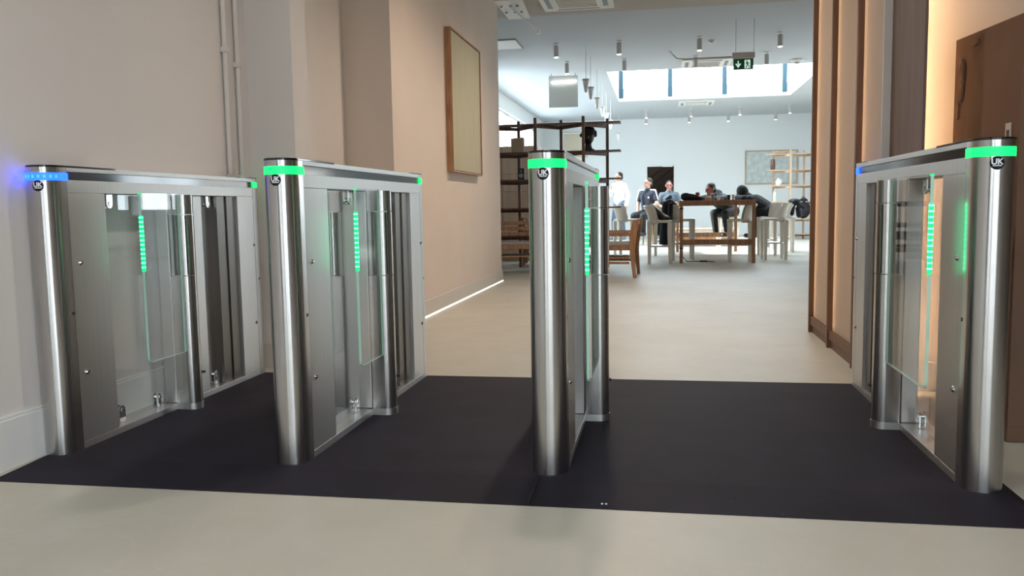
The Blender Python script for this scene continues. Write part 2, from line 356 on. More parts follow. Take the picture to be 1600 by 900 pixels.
b.hexa([(-1.0, YB + 1.05, .1), (1.05, YB + 1.05, 1.72), (1.05, YB + 1.1, 1.72), (-1.0, YB + 1.1, .1)], [(-1.0, YB + 1.05, .38), (1.05, YB + 1.05, 2.0), (1.05, YB + 1.1, 2.0), (-1.0, YB + 1.1, .38)])
struct(b.build('stair_flight', 'grey'))
b = MB()
for k in range(3): b.tube([(-.9, YB + 1.0, .75 + k * .25), (.95, YB + 1.0, 2.2 + k * .25)], .018)
struct(b.build('stair_rail', 'black'))
ld = bpy.data.lights.new('stair_fill', 'POINT'); ld.energy = 18; ld.color = (1, .9, .8); ld.shadow_soft_size = .1  # added fill without a fitting, lifts the black stairwell
lo = bpy.data.objects.new('stair_fill', ld); COL.objects.link(lo); lo.location = (-.6, YB + .9, 2.8)
wall_holes('wall_far_right', 'farwall', 'x', XR, .2, 3.3, YB + .2, FZ, CF + .2, [(12, 15, .9, 2.4)])
w = struct(MB().box(XR + .06, XR + .14, 12, 15, .9, .96).box(XR + .06, XR + .14, 12, 15, 2.34, 2.4).build('window_3', 'white'))
for y in (12, 13.5, 14.94): struct(MB().box(XR + .06, XR + .14, y, y + .06, .9, 2.4).build('window_bar', 'white', w))
# entrance hall: right-hand block carrying the slatted screen, side wall, glazed street front behind the camera
sbox('wall_right', 'wall_warm', 1.13, 6.2, 1.43, 3.29, FZ, CN)
sbox('wall_side', 'wall_dark', 3.4, 3.55, -5.6, 1.43, FZ, CN)
struct(MB().box(1.075, 3.4, 1.415, 1.43, FZ, .13).build('baseboard_right', 'skirt', bevel=.003))
wall_holes('wall_front', 'wall_dark', 'y', -5.6, .2, -2.45, 3.55, FZ, CN, [(-1.5, -.15, .12, 3.15), (.15, 3.0, FZ + .02, 3.15)])
w = struct(MB().box(-1.5, -.15, -5.54, -5.46, .12, .2).box(-1.5, -.15, -5.54, -5.46, 3.07, 3.15).box(-1.5, -.15, -5.54, -5.46, 2.2, 2.26).build('window_4', 'black'))
for x in (-1.5, -.85, -.21): struct(MB().box(x, x + .06, -5.54, -5.46, .12, 3.15).build('window_bar', 'black', w))
w = struct(MB().box(.15, 3.0, -5.54, -5.46, 3.07, 3.15).box(.15, 3.0, -5.54, -5.46, 2.2, 2.26).build('window_5', 'black'))
for x in (.15, 1.1, 2.05, 2.94): struct(MB().box(x, x + .06, -5.54, -5.46, FZ, 3.15).build('window_bar', 'black', w))
b = MB().box(-14, 14, -22.5, -22, FZ, 6.5)
st = struct(b.build('street_building', 'facade'))
for k in range(9):
    for z in (.8, 3.6): struct(MB().box(-11.5 + k * 2.6, -10.1 + k * 2.6, -22.02, -21.9, z, z + 1.8).build('street_window', 'facwin', st))

# conduits on the left wall
for i, (y, nm) in enumerate(((1.435, 'nearer'), (1.565, 'farther'))):
    t = thing('conduit_pipe', 'white vertical conduit pipe on the left wall, the %s of the two to the camera' % nm, 'pipe', (-2.262, y, 0), group='conduit pipes on the left wall')
    MB().tube([(-.017, 0, 1.075), (-.004, 0, 1.0785), (0, 0, 1.09), (0, 0, CN)], .013, 14).build('pipe', 'wall', t, smooth='auto')
    for z in (1.72 - .06 * i, 2.7): MB().box(-.018, .017, -.019, .019, z, z + .028).build('pipe_clip', 'wall', t, bevel=.004)

# ------------------------------------------------------------------ rubber mat
b = MB()
x0, x1, ya, yc, yd, ye = -2.235, 1.03, -.325, -.078, 1.50, 1.548
bot = [(x0, ya, FZ), (x1 - .0, ya, FZ), (x1 + .035, yc, FZ), (x1 + .03, ye, FZ), (x0, ye, FZ)]
v = [b.bm.verts.new(p) for p in [(x0, ya, FZ), (x1 + .01, ya + .01, FZ), (x1 + .03, yc, FZ), (x1 + .03, ye, FZ), (x0, ye, FZ), (x0, yc, FZ)]]
t_ = [b.bm.verts.new(p) for p in [(x0, ya, FZ + .002), (x1 + .01, ya + .01, FZ + .002), (x1, yc, 0), (x1, yd, 0), (x0, yd, 0), (x0, yc, 0)]]
e_ = [b.bm.verts.new(p) for p in [(x1 + .03, ye, FZ + .002), (x0, ye, FZ + .002), (x1 + .03, yc, FZ + .002)]]
b._f([t_[0], t_[1], t_[2], t_[5]]); b._f([t_[5], t_[2], t_[3], t_[4]]); b._f([t_[4], t_[3], e_[0], e_[1]]); b._f([t_[2], t_[1], e_[2]]); b._f([t_[2], e_[2], e_[0], t_[3]])
b._f([v[0], v[1], t_[1], t_[0]]); b._f([v[1], v[2], e_[2], t_[1]]); b._f([v[2], v[3], e_[0], e_[2]]); b._f([v[3], v[4], e_[1], e_[0]])
b._f([v[0], t_[0], t_[5], v[5]]); b._f([v[5], t_[5], t_[4], e_[1], v[4]]); b._f(v[::-1])
mt = thing('rubber_mat', 'wide black rubber floor mat with a ramped front edge under the gates', 'mat')
b.build('mat_sheet', 'rubber', mt)
bs = MB()
for x in (-.175, -.163): bs.cyl((x, -.287, FZ + .0045), (x, -.287, FZ + .007), .0035, n=10)
bs.build('rivet', 'ink', mt)
MB().box(-.395, -.3925, ya + .004, yc, FZ + .0022, FZ + .0105, rot=Matrix.Rotation(R(2.2), 3, 'X'), piv=(-.39, ya, FZ + .002)).build('ramp_seam', 'black', mt)

# ------------------------------------------------------------------ speed gates
H, GR, GL = 1.06, .06, 1.49
def arc(r, y0, front=True, n=24, yc=0.0):
    """stadium end outline: half circle at yc plus straight sides to y0"""
    if front: P = [(r * cos(pi + pi * i / n), yc + r * sin(pi + pi * i / n)) for i in range(n + 1)] + [(r, y0), (-r, y0)]
    else: P = [(r * cos(pi * i / n), yc + r * sin(pi * i / n)) for i in range(n + 1)] + [(-r, y0), (r, y0)]
    return P
def wrap_text(body, size, ang0, zc, rad, parent, m, name, bold=0.0, xs=1.0, dx=0.0):
    c = bpy.data.curves.new('t', 'FONT'); c.body = body; c.size = size; c.align_x = 'CENTER'; c.align_y = 'CENTER'; c.offset = bold; c.fill_mode = 'FRONT'
    o = bpy.data.objects.new('t', c); COL.objects.link(o)
    me = bpy.data.meshes.new_from_object(o.evaluated_get(bpy.context.evaluated_depsgraph_get())); bpy.data.objects.remove(o)
    for v in me.vertices:
        a = ang0 + (v.co.x * xs + dx) / rad; v.co = Vector((rad * sin(a), -rad * cos(a), zc + v.co.y))
    me.name = name
    return link(name, me, m, parent, False, 0, 2)
def wrap_disc(radius, ang0, zc, rad, parent, m, name):
    b = MB(); n, k = 40, 8; c = None; rings = []
    P = lambda u, v: (rad * sin(ang0 + u / rad), -rad * cos(ang0 + u / rad), zc + v)
    ctr = b.bm.verts.new(P(0, 0))
    for j in range(1, k + 1):
        q = radius * j / k; rings.append([b.bm.verts.new(P(q * cos(2 * pi * i / n), q * sin(2 * pi * i / n))) for i in range(n)])
    for i in range(n): b._f([ctr, rings[0][i], rings[0][(i + 1) % n]])
    for A, B in zip(rings, rings[1:]):
        for i in range(n): b._f([A[i], B[i], B[(i + 1) % n], A[(i + 1) % n]])
    return b.build(name, m, parent, smooth=True)
def make_gate(X, label, front_led, rear_led, wings, st_ang, col=(.665, .95)):
    """wings: list of (side, leading edge Y); the gate runs along +Y from its front column"""
    g = thing('speed_gate', label, 'turnstile', (X, 0, 0), group='row of four steel speed gates')
    MB().prism(arc(GR, .035), 0, 1.008).build('front_column', 'steel', g, smooth='auto')
    MB().prism(arc(GR, .035), 1.036, 1.056).build('column_collar', 'steel', g, smooth='auto')
    lr = MB().prism(arc(GR + .0012, .042), 1.008, 1.036).build('light_ring', front_led, g, smooth='auto')
    dots = MB(); dm = 'led_b_dot' if front_led == 'led_b' else 'led_g_dot'
    if front_led == 'led_b':
        for k in range(9):
            a = -1.3 + k * .325; rr = GR + .0016
            dots.box(rr * sin(a) - .004, rr * sin(a) + .004, -rr * cos(a) - .0006, -rr * cos(a) + .0006, 1.017, 1.028, rot=Matrix.Rotation(a, 3, 'Z'))
        dots.build('diode', dm, lr)
    MB().prism(arc(GR + .001, .32), 1.056, 1.0635).build('top_cap', 'blackgloss', g, smooth='auto', bevel=.0015)
    MB().prism(arc(GR, 1.455, False, yc=GL), 0, 1.012).prism(arc(GR, 1.455, False, yc=GL), 1.04, 1.06).build('rear_column', 'steel_fine', g, smooth='auto')
    MB().prism(arc(GR + .001, 1.462, False, yc=GL), 1.012, 1.04).build('rear_light', rear_led, g, smooth='auto')
    MB().prism(arc(GR + .001, 1.33, False, yc=GL), 1.06, 1.0635).build('rear_cap', 'blackgloss', g, smooth='auto')
    MB().box(-GR, GR, .0365, 1.4535, .9635, 1.011).build('lower_beam', 'steel_fine', g, bevel=.0012)
    MB().box(-.052, .052, .043, 1.461, 1.011, 1.041).build('recess_strip', 'blackgloss', g)
    MB().box(-GR, GR, .0365, 1.4535, 1.041, 1.06).build('upper_beam', 'steel_fine', g, bevel=.0012)
    MB().box(-GR, GR, .0365, 1.4535, 0, .026).build('base_rail', 'steel_fine', g, bevel=.0012)
    MB().box(-.0595, .0595, .0365, .245, .0265, .963).build('front_panel', 'steel_fine', g, bevel=.001)
    MB().box(-.0595, .0595, 1.285, 1.4535, .0265, .963).build('rear_panel', 'steel_fine', g, bevel=.001)
    MB().box(-.036, .036, 1.12, 1.20, .0265, .963).box(-.044, .044, 1.203, 1.2845, .0265, .963).build('rear_upright', 'darksteel', g, bevel=.001)
    MB().box(-.005 if len(wings) == 1 and wings[0][0] > 0 else -.055, .005 if len(wings) == 1 and wings[0][0] < 0 else .055, col[0], col[1], .0265, .963).build('motor_column', 'steel_fine', g, bevel=.004)
    for y0, y1 in ((.2455, col[0] - .001), (col[1] + .001, 1.119)):
        MB().box(-.004, .004, y0, y1, .0265, .963).build('glass_pane', 'glass', g)
    for (y, z, up) in ((.335, .925, 1), (.335, .075, 0), (.60, .925, 1), (.60, .07, 0), (1.085, .075, 0), (1.085, .925, 1)):
        c = MB(); zz = .9625 if up else .027
        for q in (.0055, -.0135):       # round-ended clamp plates each side of the pane
            P = [(y + .02 * cos(pi * i / 10), z + (-.02 if up else .02) * sin(pi * i / 10)) for i in range(11)] + [(y - .02, zz), (y + .02, zz)]
            c.prism_axis(P, q, q + .008, 'x')
        c.cyl((-.0155, y, z), (.0155, y, z), .009, n=16)
        c.build('glass_clip', 'chrome', g, bevel=.0012)
    for s in (-1, 1):
        for (y, z) in ((.081, .704), (.078, .288), (1.444, .708), (1.432, .291)):
            MB().cyl((s * .0595, y, z), (s * .0615, y, z), .0105, n=16).cyl((s * .0615, y, z), (s * .067, y, z), .0095, .005, n=16).build('bolt', 'chrome', g, smooth='auto')
        for (y, z) in ((.024, .518), (1.484, .522)):
            MB().cyl((s * .0600, y, z), (s * .0608, y, z), .0065, n=16).build('sensor_hole', 'black', g)
    st = wrap_disc(.0195, st_ang, .9885, GR + .0006, g, 'sticker', 'sticker')
    wrap_text('UK', .0225, st_ang, .9915, GR + .0010, st, 'ink', 'lettering', bold=.0009, xs=1.0, dx=-.0005)
    wrap_text('TURNSTILES', .0046, st_ang, .9805, GR + .0010, st, 'ink', 'lettering', bold=.00035, xs=.98)
    b = MB(); a0 = st_ang
    wrap_text('_______', .003, st_ang, .9765, GR + .0010, st, 'inkgrey', 'lettering', bold=.0001)
    for s, lead in wings:
        px, py, pr = s * .114, .70, .041
        b = MB()
        P = [(px + pr * cos(t) * 1.05, py + pr * 1.05 * sin(t)) for t in [(-pi / 2 + pi * i / 16) if s > 0 else (pi / 2 + pi * i / 16) for i in range(17)]]
        P += [(s * .0605, py + s * pr * 1.05), (s * .0605, py - s * pr * 1.05)]
        b.prism(P, 0, .028).build('foot_plate', 'steel_fine', g, smooth='auto')
        Q = [(px + pr * cos(t), py + pr * sin(t)) for t in [(-pi / 2 + pi * i / 20) if s > 0 else (pi / 2 + pi * i / 20) for i in range(21)]]
        Q += [(s * .0605, py + s * pr), (s * .0605, py - s * pr)]
        MB().box(min(s * .0605, s * .074), max(s * .0605, s * .074), py - .03, py + .03, .6035, .8765).build('post_bracket', 'steel_fine', g)
        MB().prism(Q, .0285, .603).build('post_base', 'steel', g, smooth='auto')
        MB().prism(Q, .877, .9625).build('post_head', 'steel', g, smooth='auto')
        sl = MB().lathe([(pr + .0008, .606), (pr + .0008, .874)], (px, py, 0), 32).build('post_sleeve', 'steel', g, smooth='auto')
        dr = Vector((s * .62, -.785, 0)); c_ = Vector((px, py, 0)) + dr * (pr + .0005); tn = Vector((-dr.y, dr.x, 0))
        MB().hexa([c_ + tn * .0028 + dr * .0012 + Vector((0, 0, .61)), c_ - tn * .0028 + dr * .0012 + Vector((0, 0, .61)), c_ - tn * .0028 - dr * .001 + Vector((0, 0, .61)), c_ + tn * .0028 - dr * .001 + Vector((0, 0, .61))],
                  [c_ + tn * .0028 + dr * .0012 + Vector((0, 0, .87)), c_ - tn * .0028 + dr * .0012 + Vector((0, 0, .87)), c_ - tn * .0028 - dr * .001 + Vector((0, 0, .87)), c_ + tn * .0028 - dr * .001 + Vector((0, 0, .87))]).build('slot', 'black', sl)
        MB().cyl((px + s * pr * .75, py + pr * .66, .16), (px + s * (pr + .003), py + pr * .9, .16), .006, n=12).build('lock_pin', 'black', g)
        # swing wing: glass leaf standing open towards the street
        wx, th, z0, z1, cr = px, .005, .265, .9665, .02
        ye_ = py - pr - .001
        prof = [(ye_, z0), (lead + cr, z0)] + [(lead + cr - cr * sin(t), z0 + cr - cr * cos(t)) for t in (R(30), R(60), R(90))] + [(lead, z1), (ye_, z1)]
        b = MB(); n = len(prof)
        A = [b.bm.verts.new((wx - th, y, z)) for y, z in prof]; B = [b.bm.verts.new((wx + th, y, z)) for y, z in prof]
        b._f(A[::-1]); b._f(B); b.mi = 1
        for i in range(n): b._f([A[i], A[(i + 1) % n], B[(i + 1) % n], B[i]])
        wg = b.build('glass_wing', ['glass', 'edge'], g)
        e = MB().box(wx - .0062, wx + .0062, lead - .003, lead + .009, .645, .875).build('light_strip', 'led_g_strip', wg)
        for k in range(12):
            z = .659 + k * .0186
            MB().box(wx - .0069, wx + .0069, lead - .0036, lead + .0072, z, z + .0072).build('diode', 'led_g_dot', wg, bevel=.0022)
        MB().box(wx - .0054, wx + .0054, lead - .0015, lead + .008, z1 - .005, z1 + .001).build('edge_light', 'led_g_strip', wg)
    return g
GX = (-2.212, -1.2875, -.368, .9675)
make_gate(GX[0], 'steel speed gate with a blue lit ring, standing against the left wall', 'led_b', 'led_g', [(1, .385)], R(15))
make_gate(GX[1], 'steel speed gate with a green ring, second from the left wall', 'led_g', 'led_g', [(-1, .385), (1, .385)], R(1))
make_gate(GX[2], 'steel speed gate seen end-on in the middle of the mat', 'led_g', 'led_g', [(-1, .385), (1, .17)], R(-5))
make_gate(GX[3], 'steel speed gate with a green ring beside the cardboard box on the right', 'led_g', 'led_b', [(-1, .17)], R(-7))

# ------------------------------------------------------------------ entrance hall fittings
# framed canvas on the art wall
t = thing('wall_art', 'tall pale canvas in a deep timber frame on the left wall', 'picture', (-1.92, 5.34, 1.86))
b = MB(); hy, hz, dp, fw = .62, .645, .062, .014
b.box(.001, dp, -hy, -hy + fw, -hz, hz).box(.001, dp, hy - fw, hy, -hz, hz).box(.001, dp, -hy + fw, hy - fw, -hz, -hz + fw).box(.001, dp, -hy + fw, hy - fw, hz - fw, hz).build('frame', 'wood', t, bevel=.0015)
MB().box(.002, dp - .012, -hy + fw + .006, hy - fw - .006, -hz + fw + .006, hz - fw - .006).build('canvas', 'canvas', t)
MB().box(.001, .006, -hy + fw, hy - fw, -hz + fw, hz - fw).build('backing', 'black', t)

# slatted screen, lit from warm strips tucked at each fin
t = thing('slatted_screen', 'tall backlit screen of cream panels between dark timber fins', 'screen', (1.0, 0, 0))
fins = (3.275, 2.63, 1.965)
for y in fins:
    MB().box(0, .032, y - .015, y + .015, FZ, CN - .002).build('fin', 'wood_fin', t, bevel=.0015)
for a, c in ((1.418, 1.949), (1.981, 2.614), (2.646, 3.259)):
    MB().box(.031, .034, a, c, .1, CN - .002).build('panel', 'screen', t)
    a2 = max(a, 1.556)
    MB().box(.010, .030, a2, c, .045, .1).build('bottom_rail', 'wood_fin', t, bevel=.0015)
    MB().box(.022, .048, a2, c, FZ, .045).build('kick_board', 'wood_fin', t)
    MB().box(.062, .070, c - .026, c - .014, .102, CN - .003).build('light_strip', 'led_warm_screen', t)
MB().box(.034, .1295, 1.418, 1.43, FZ, CN - .002).build('return_board', 'wall_warm', t)
MB().box(.034, .1295, 3.262, 3.289, FZ, CN - .002).build('return_board', 'wood_fin', t)
# timber fin panel standing out from the right-hand wall
t = thing('timber_panel', 'dark smoked oak upright panel beside the slatted screen', 'panel', (1.03, 0, 0))
MB().box(.001, .013, .921, 1.4175, FZ, CN - .002).build('board', 'wood_panel', t, bevel=.002)
MB().box(-.035, .0005, 1.4035, 1.4165, 1.07, CN - .002).build('end_strip', 'greypaint', t)
MB().box(.0135, .06, 1.322, 1.328, .02, CN - .01).build('added_light_baffle', 'greypaint', t)  # added baffle hidden behind the board, keeps the strip's glow off the box
MB().box(.0135, .018, 1.332, 1.342, .02, CN - .01).build('light_strip', 'led_warm_back', t)

# cardboard box
t = thing('cardboard_box', 'tall brown cardboard box standing behind the right-hand gate', 'box', (1.25, .56, FZ))
bw, bd, bh = .8, .70, 1.545
b = MB()
b.hexa([(0, 0, 0), (bw, 0, 0), (bw, bd, 0), (0, bd, 0)], [(.002, 0, bh), (bw, 0, bh), (bw, bd, bh + .03), (.004, bd, bh + .035)])
b.build('carton', 'card', t, bevel=.004)
MB().box(.0, bw, -.006, -.001, .06, bh - .02).build('flap', 'card', t, bevel=.002)
b = MB()
def ragged(cy, cz, h, w, k):
    P = []
    for i in range(k):
        a = 2 * pi * i / k; q = .75 + .4 * random.random(); P.append((cy + w * q * cos(a), cz + h * q * sin(a)))
    return P
b.prism_axis(ragged(.605, 1.40, .105, .028, 15), -.005, .003, 'x'); b.prism_axis(ragged(.635, 1.27, .035, .014, 9), -.004, .003, 'x')
b.prism_axis(ragged(.45, 1.525, .012, .05, 11), -.004, .003, 'x')
b.build('tear', 'card_torn', t)
b = MB(); b.prism_axis(ragged(.632, 1.06, .03, .014, 9), -.002, .003, 'x'); b.build('hole', 'black', t)
lb = MB().box(-.002, 0, .065, .115, 1.08, 1.17).build('handle_plate', 'greypaint', t)
MB().box(-.003, 0, .078, .102, 1.09, 1.145).build('handle_hole', 'black', lb)

# downlights that light the hall (warm), on the entrance ceiling
def spot_fixture(loc, label, group, lens='led_white', ln=.17):
    t = thing('ceiling_spotlight', label, 'spotlight', loc, group=group)
    MB().cyl((0, 0, 0), (0, 0, -.012), .04, n=20).cyl((0, 0, -.012), (0, 0, -.03), .009, n=10).build('ceiling_mount', 'shade_w', t, smooth='auto')
    MB().lathe([(.036, -.03), (.038, -.033), (.038, -.03 - ln), (.034, -.03 - ln)], n=20).build('barrel', 'greypaint', t, smooth='auto')
    MB().lathe([(.034, -.031 - ln), (.034, -.036 - ln), (.02, -.04 - ln)], n=20).build('lens', lens, t, smooth='auto')
    return t
for y in (-1.6, .9, 3.4, 5.6):
    t = spot_fixture((-.45, y, CN), 'white cylinder spotlight on the entrance hall ceiling', 'entrance hall spotlights')
    ld = bpy.data.lights.new('hall_lamp', 'SPOT'); ld.energy = 122 if y > 3 else 70; ld.color = (1, .80, .62) if y > 3 else (1, .90, .82); ld.spot_size = R(165); ld.spot_blend = 1; ld.shadow_soft_size = .08
    lo = bpy.data.objects.new('hall_lamp', ld); COL.objects.link(lo); lo.location = (-.45, y, CN - .26)

# ------------------------------------------------------------------ far ceiling
for r, (y, xs) in enumerate(((10.15, (-1.575, -.628, .548, 1.69)), (11.75, (-1.59, -.62, .556, 1.69)), (19.6, (-.39, .75, 1.97, 3.19)), (21.2, (-.43, .75, 1.80, 3.05)))):
    nm = ['nearest row', 'row just before the roof light', 'row just beyond the roof light', 'row by the back wall'][r]
    for i, x in enumerate(xs):
        spot_fixture((x, y, CF), 'grey cylinder ceiling spotlight, %s from the left in the %s' % (ORD[i], nm), 'far room spotlights')
def cassette(loc, label, s=.84):
    t = thing('air_conditioner', label, 'air conditioner', (loc[0], loc[1], loc[2] - .0005), group='ceiling air conditioners')
    h = s / 2
    b = MB()
    for q in range(4):
        m = Matrix.Rotation(q * pi / 2, 3, 'Z')
        b.hexa([m @ Vector(p) for p in ((-h, -h, -.035), (h, -h, -.035), (h * .55, -h * .55, -.045), (-h * .55, -h * .55, -.045))], [m @ Vector(p) for p in ((-h, -h, 0), (h, -h, 0), (h * .55, -h * .55, 0), (-h * .55, -h * .55, 0))])
    b.build('fascia', 'shade_w', t)
    MB().box(-h * .55, h * .55, -h * .55, h * .55, -.03, -.001).build('grille', 'greypaint', t)
    for q in range(4):
        m = Matrix.Rotation(q * pi / 2, 3, 'Z'); b = MB()
        b.hexa([m @ Vector(p) for p in ((-h * .6, -h * .86, -.0395), (h * .6, -h * .86, -.0395), (h * .6, -h * .72, -.044), (-h * .6, -h * .72, -.044))], [m @ Vector(p) for p in ((-h * .6, -h * .86, -.03), (h * .6, -h * .86, -.03), (h * .6, -h * .72, -.034), (-h * .6, -h * .72, -.034))])
        b.build('louvre', 'grey', t)
    b = MB()
    for k in range(7): b.box(-h * .5, h * .5, -h * .5 + k * h / 6.2, -h * .5 + k * h / 6.2 + .012, -.036, -.029)
    b.build('grille_bars', 'shade_w', t)
    return t
cassette((-.985, 7.30, CN), 'white square air conditioner at the top edge of the picture')
cassette((.76, 12.42, CF), 'white square air conditioner left of the exit sign')
cassette((.82, 18.3, CF), 'white square air conditioner beyond the roof light')
t = thing('smoke_detector', 'small white smoke detector left of the exit sign wires', 'detector', (.742, 10.5, CF), group='smoke detectors')
MB().lathe([(.055, 0), (.055, -.02), (.04, -.045), (.02, -.05)], n=20).build('housing', 'shade_w', t, smooth='auto'); MB().lathe([(.045, -.02), (.045, -.03)], n=20).build('vent', 'grey', t)
t = thing('ceiling_disc', 'flat round white ceiling disc at the near right corner of the roof light', 'detector', (2.30, 12.6, CF), group='smoke detectors')
MB().lathe([(.12, 0), (.12, -.03), (.07, -.05)], n=24).build('housing', 'shade_w', t, smooth='auto'); MB().lathe([(.05, -.05), (.045, -.075), (.02, -.08)], n=16).build('sensor_head', 'greypaint', t, smooth='auto')
t = thing('ceiling_hatch', 'pale square ceiling panel beside the art wall end', 'panel', (-2.45, 9.95, CF))
MB().box(-.33, .33, -.33, .33, -.02, 0).build('panel', 'shade_w', t, bevel=.004); MB().box(-.345, .345, -.345, -.33, -.012, 0).box(-.345, .345, .33, .345, -.012, 0).box(.33, .345, -.345, .345, -.012, 0).box(-.345, -.33, -.345, .345, -.012, 0).build('rim', 'grey', t)
# bolted steel connection at the beam end
t = thing('steel_bracket', 'white bolted steel bracket plate under the ceiling above the art wall end', 'bracket', (-1.79, 7.62, CN))
MB().prism([(-.13, -.55), (.2, -.55), (.17, -.1), (.14, .43), (-.13, .43)], -.03, -.001).build('plate', 'shade_w', t, bevel=.002)
for x in (-.06, .05, .13):
    for y in (-.3, .02): MB().cyl((x - .03, y, -.045), (x - .03, y, -.03), .018, n=6).build('bolt', 'grey', t)
MB().tube([(.02, -.35, -.05), (.12, .2, -.1), (.2, .75, -.13)], .01).build('tie_rod', 'greypaint', t); MB().lathe([(.03, -.16), (.035, -.13), (.03, -.10)], (.2, .75, 0), 12).build('rod_end', 'shade_w', t)
# hanging exit sign
t = thing('exit_sign', 'green exit sign hanging on two wires in front of the roof light', 'exit sign', (1.08, 9.1, 2.82))
MB().box(-.147, .147, -.035, .035, 0, .078).build('light_box', 'greypaint', t, bevel=.004)
MB().box(-.13, .13, -.006, .006, -.146, -.004).build('sign_panel', 'sign_g', t)
b = MB(); y = -.0075
def q2(b, P): b.hexa([(px, -.0062, pz) for px, pz in P], [(px, y, pz) for px, pz in P])
q2(b, [(-.075, -.03), (-.06, -.03), (-.06, -.09), (-.075, -.09)])
q2(b, [(-.105, -.07), (-.09, -.062), (-.0675, -.095), (-.0675, -.125)]); q2(b, [(-.03, -.07), (-.045, -.062), (-.0675, -.095), (-.0675, -.125)])
q2(b, [(.015, -.02), (.09, -.02), (.09, -.132), (.015, -.132)])
pn = b.build('arrow_and_doorway', 'sign_w', t)
b = MB(); y = -.0085
def q3(P): b.hexa([(px, -.0076, pz) for px, pz in P], [(px, y, pz) for px, pz in P])
q3([(.045 + .009 * cos(a), -.036 + .009 * sin(a)) for a in [k * pi / 5 for k in range(10)]])
q3([(.036, -.047), (.06, -.047), (.063, -.085), (.045, -.085)]); q3([(.036, -.05), (.025, -.072), (.031, -.075), (.042, -.058)]); q3([(.058, -.05), (.078, -.068), (.074, -.074), (.054, -.06)])
q3([(.05, -.083), (.063, -.083), (.08, -.1), (.074, -.106)]); q3([(.074, -.1), (.08, -.1), (.079, -.126), (.07, -.126)]); q3([(.045, -.083), (.058, -.083), (.04, -.122), (.025, -.128)])
b.build('running_figure', 'sign_g', t)
for x in (-.10, .135): MB().cyl((x, 0, .078), (x, 0, CF - 2.82), .003, n=6).build('wire', 'grey', t)
t = thing('cable_conduit', 'thin grey cable conduit running left from the exit sign', 'conduit', (.93, 9.1, 2.85))
MB().tube([(-.004, 0, 0), (-.3, .01, -.004), (-.6, .03, .0), (-.72, .3, .06), (-.78, 1.4, .32), (-.8, 2.1, CF - 2.872), (-.8, 2.15, CF - 2.852)], .009).build('tube', 'greypaint', t, smooth=True)
MB().lathe([(.03, CF - 2.875), (.03, CF - 2.851)], (-.8, 2.15, 0), 14).build('ceiling_rose', 'shade_w', t)
# hanging grey panel and the row of white pendants along the roof light edge
t = thing('hanging_panel', 'grey rectangular panel hanging from the ceiling left of the roof light', 'panel', (-1.80, 13.0, CF), rz=R(4))
MB().box(-.27, .27, -.012, .012, -.62, -.04).build('board', 'panelgrey', t, bevel=.003)
MB().cyl((-.22, -.04, -.165), (.25, -.04, -.15), .014, n=10).build('tube_lamp', 'led_white', t, smooth='auto')
for x in (-.22, .22): MB().cyl((x, 0, -.04), (x, 0, 0), .006, n=8).build('hanger', 'grey', t)
for i, dd in enumerate((13.2, 14.1, 15.5, 16.9, 18.1, 19.6, 23.2)):
    t = thing('pendant_lamp', 'small white tapered pendant, %s from the camera in the row left of the roof light' % ORD[i], 'lamp', (-1.16, dd - 2.716, 2.84), group='white tapered pendants by the roof light')
    MB().lathe([(.055, -.02), (.05, -.03), (.025, -.17), (.012, -.2)], n=16).build('shade', 'shade_w', t, smooth='auto')
    MB().lathe([(.05, -.02), (.058, -.012), (.058, .006), (.02, .012)], n=16).build('cap', 'greypaint', t, smooth='auto')
    MB().cyl((0, 0, .01), (0, 0, CF - 2.84), .004, n=6).build('stem', 'shade_w', t)

# ------------------------------------------------------------------ far room furniture
def railing(name, label, m, posts, shelves, xs0, xs1, ytop, thick=.04, th=.022, feet=True):
    """zigzag open shelving screen: posts = [(x, y)], shelves = heights"""
    cx = sum(p[0] for p in posts) / len(posts); cy = sum(p[1] for p in posts) / len(posts)
    t = thing(name, label, 'shelving', (cx, cy, FZ))
    for x, y in posts: MB().box(x - cx - thick / 2, x - cx + thick / 2, y - cy - thick / 2, y - cy + thick / 2, 0, ytop).build('post', m, t, bevel=.002)
    for z in shelves:
        b = MB()
        for (xa, ya_), (xb, yb_) in zip(posts, posts[1:]):
            d = Vector((xb - xa, yb_ - ya_, 0)).normalized(); nn = Vector((-d.y, d.x, 0)) * .016
            A, B = Vector((xa - cx, ya_ - cy, 0)) + d * thick * .4, Vector((xb - cx, yb_ - cy, 0)) - d * thick * .4
            P = [A - nn, B - nn, B + nn, A + nn]
            b.hexa([p + Vector((0, 0, z - .045)) for p in P], [p + Vector((0, 0, z)) for p in P])
        b.build('rail', m, t)
        MB().box(xs0 - cx, xs1 - cx, -.13, .13, z + .0005, z + th).build('shelf_board', m, t, bevel=.002)
    return t
railing('zigzag_shelf', 'dark timber zigzag shelving screen behind the middle gate', 'wood_dark',
        [(-2.66, 9.10), (-2.20 + .13, 9.53), (-1.76, 9.10), (-1.443, 9.53), (-1.08, 9.10), (-.773, 9.53)], (.46, .86, 1.265, 1.655, 2.05), -2.75, -.57, 2.145)
def px2x(x, Y): return -(1020 - x) * (Y + 2.716) / 1303
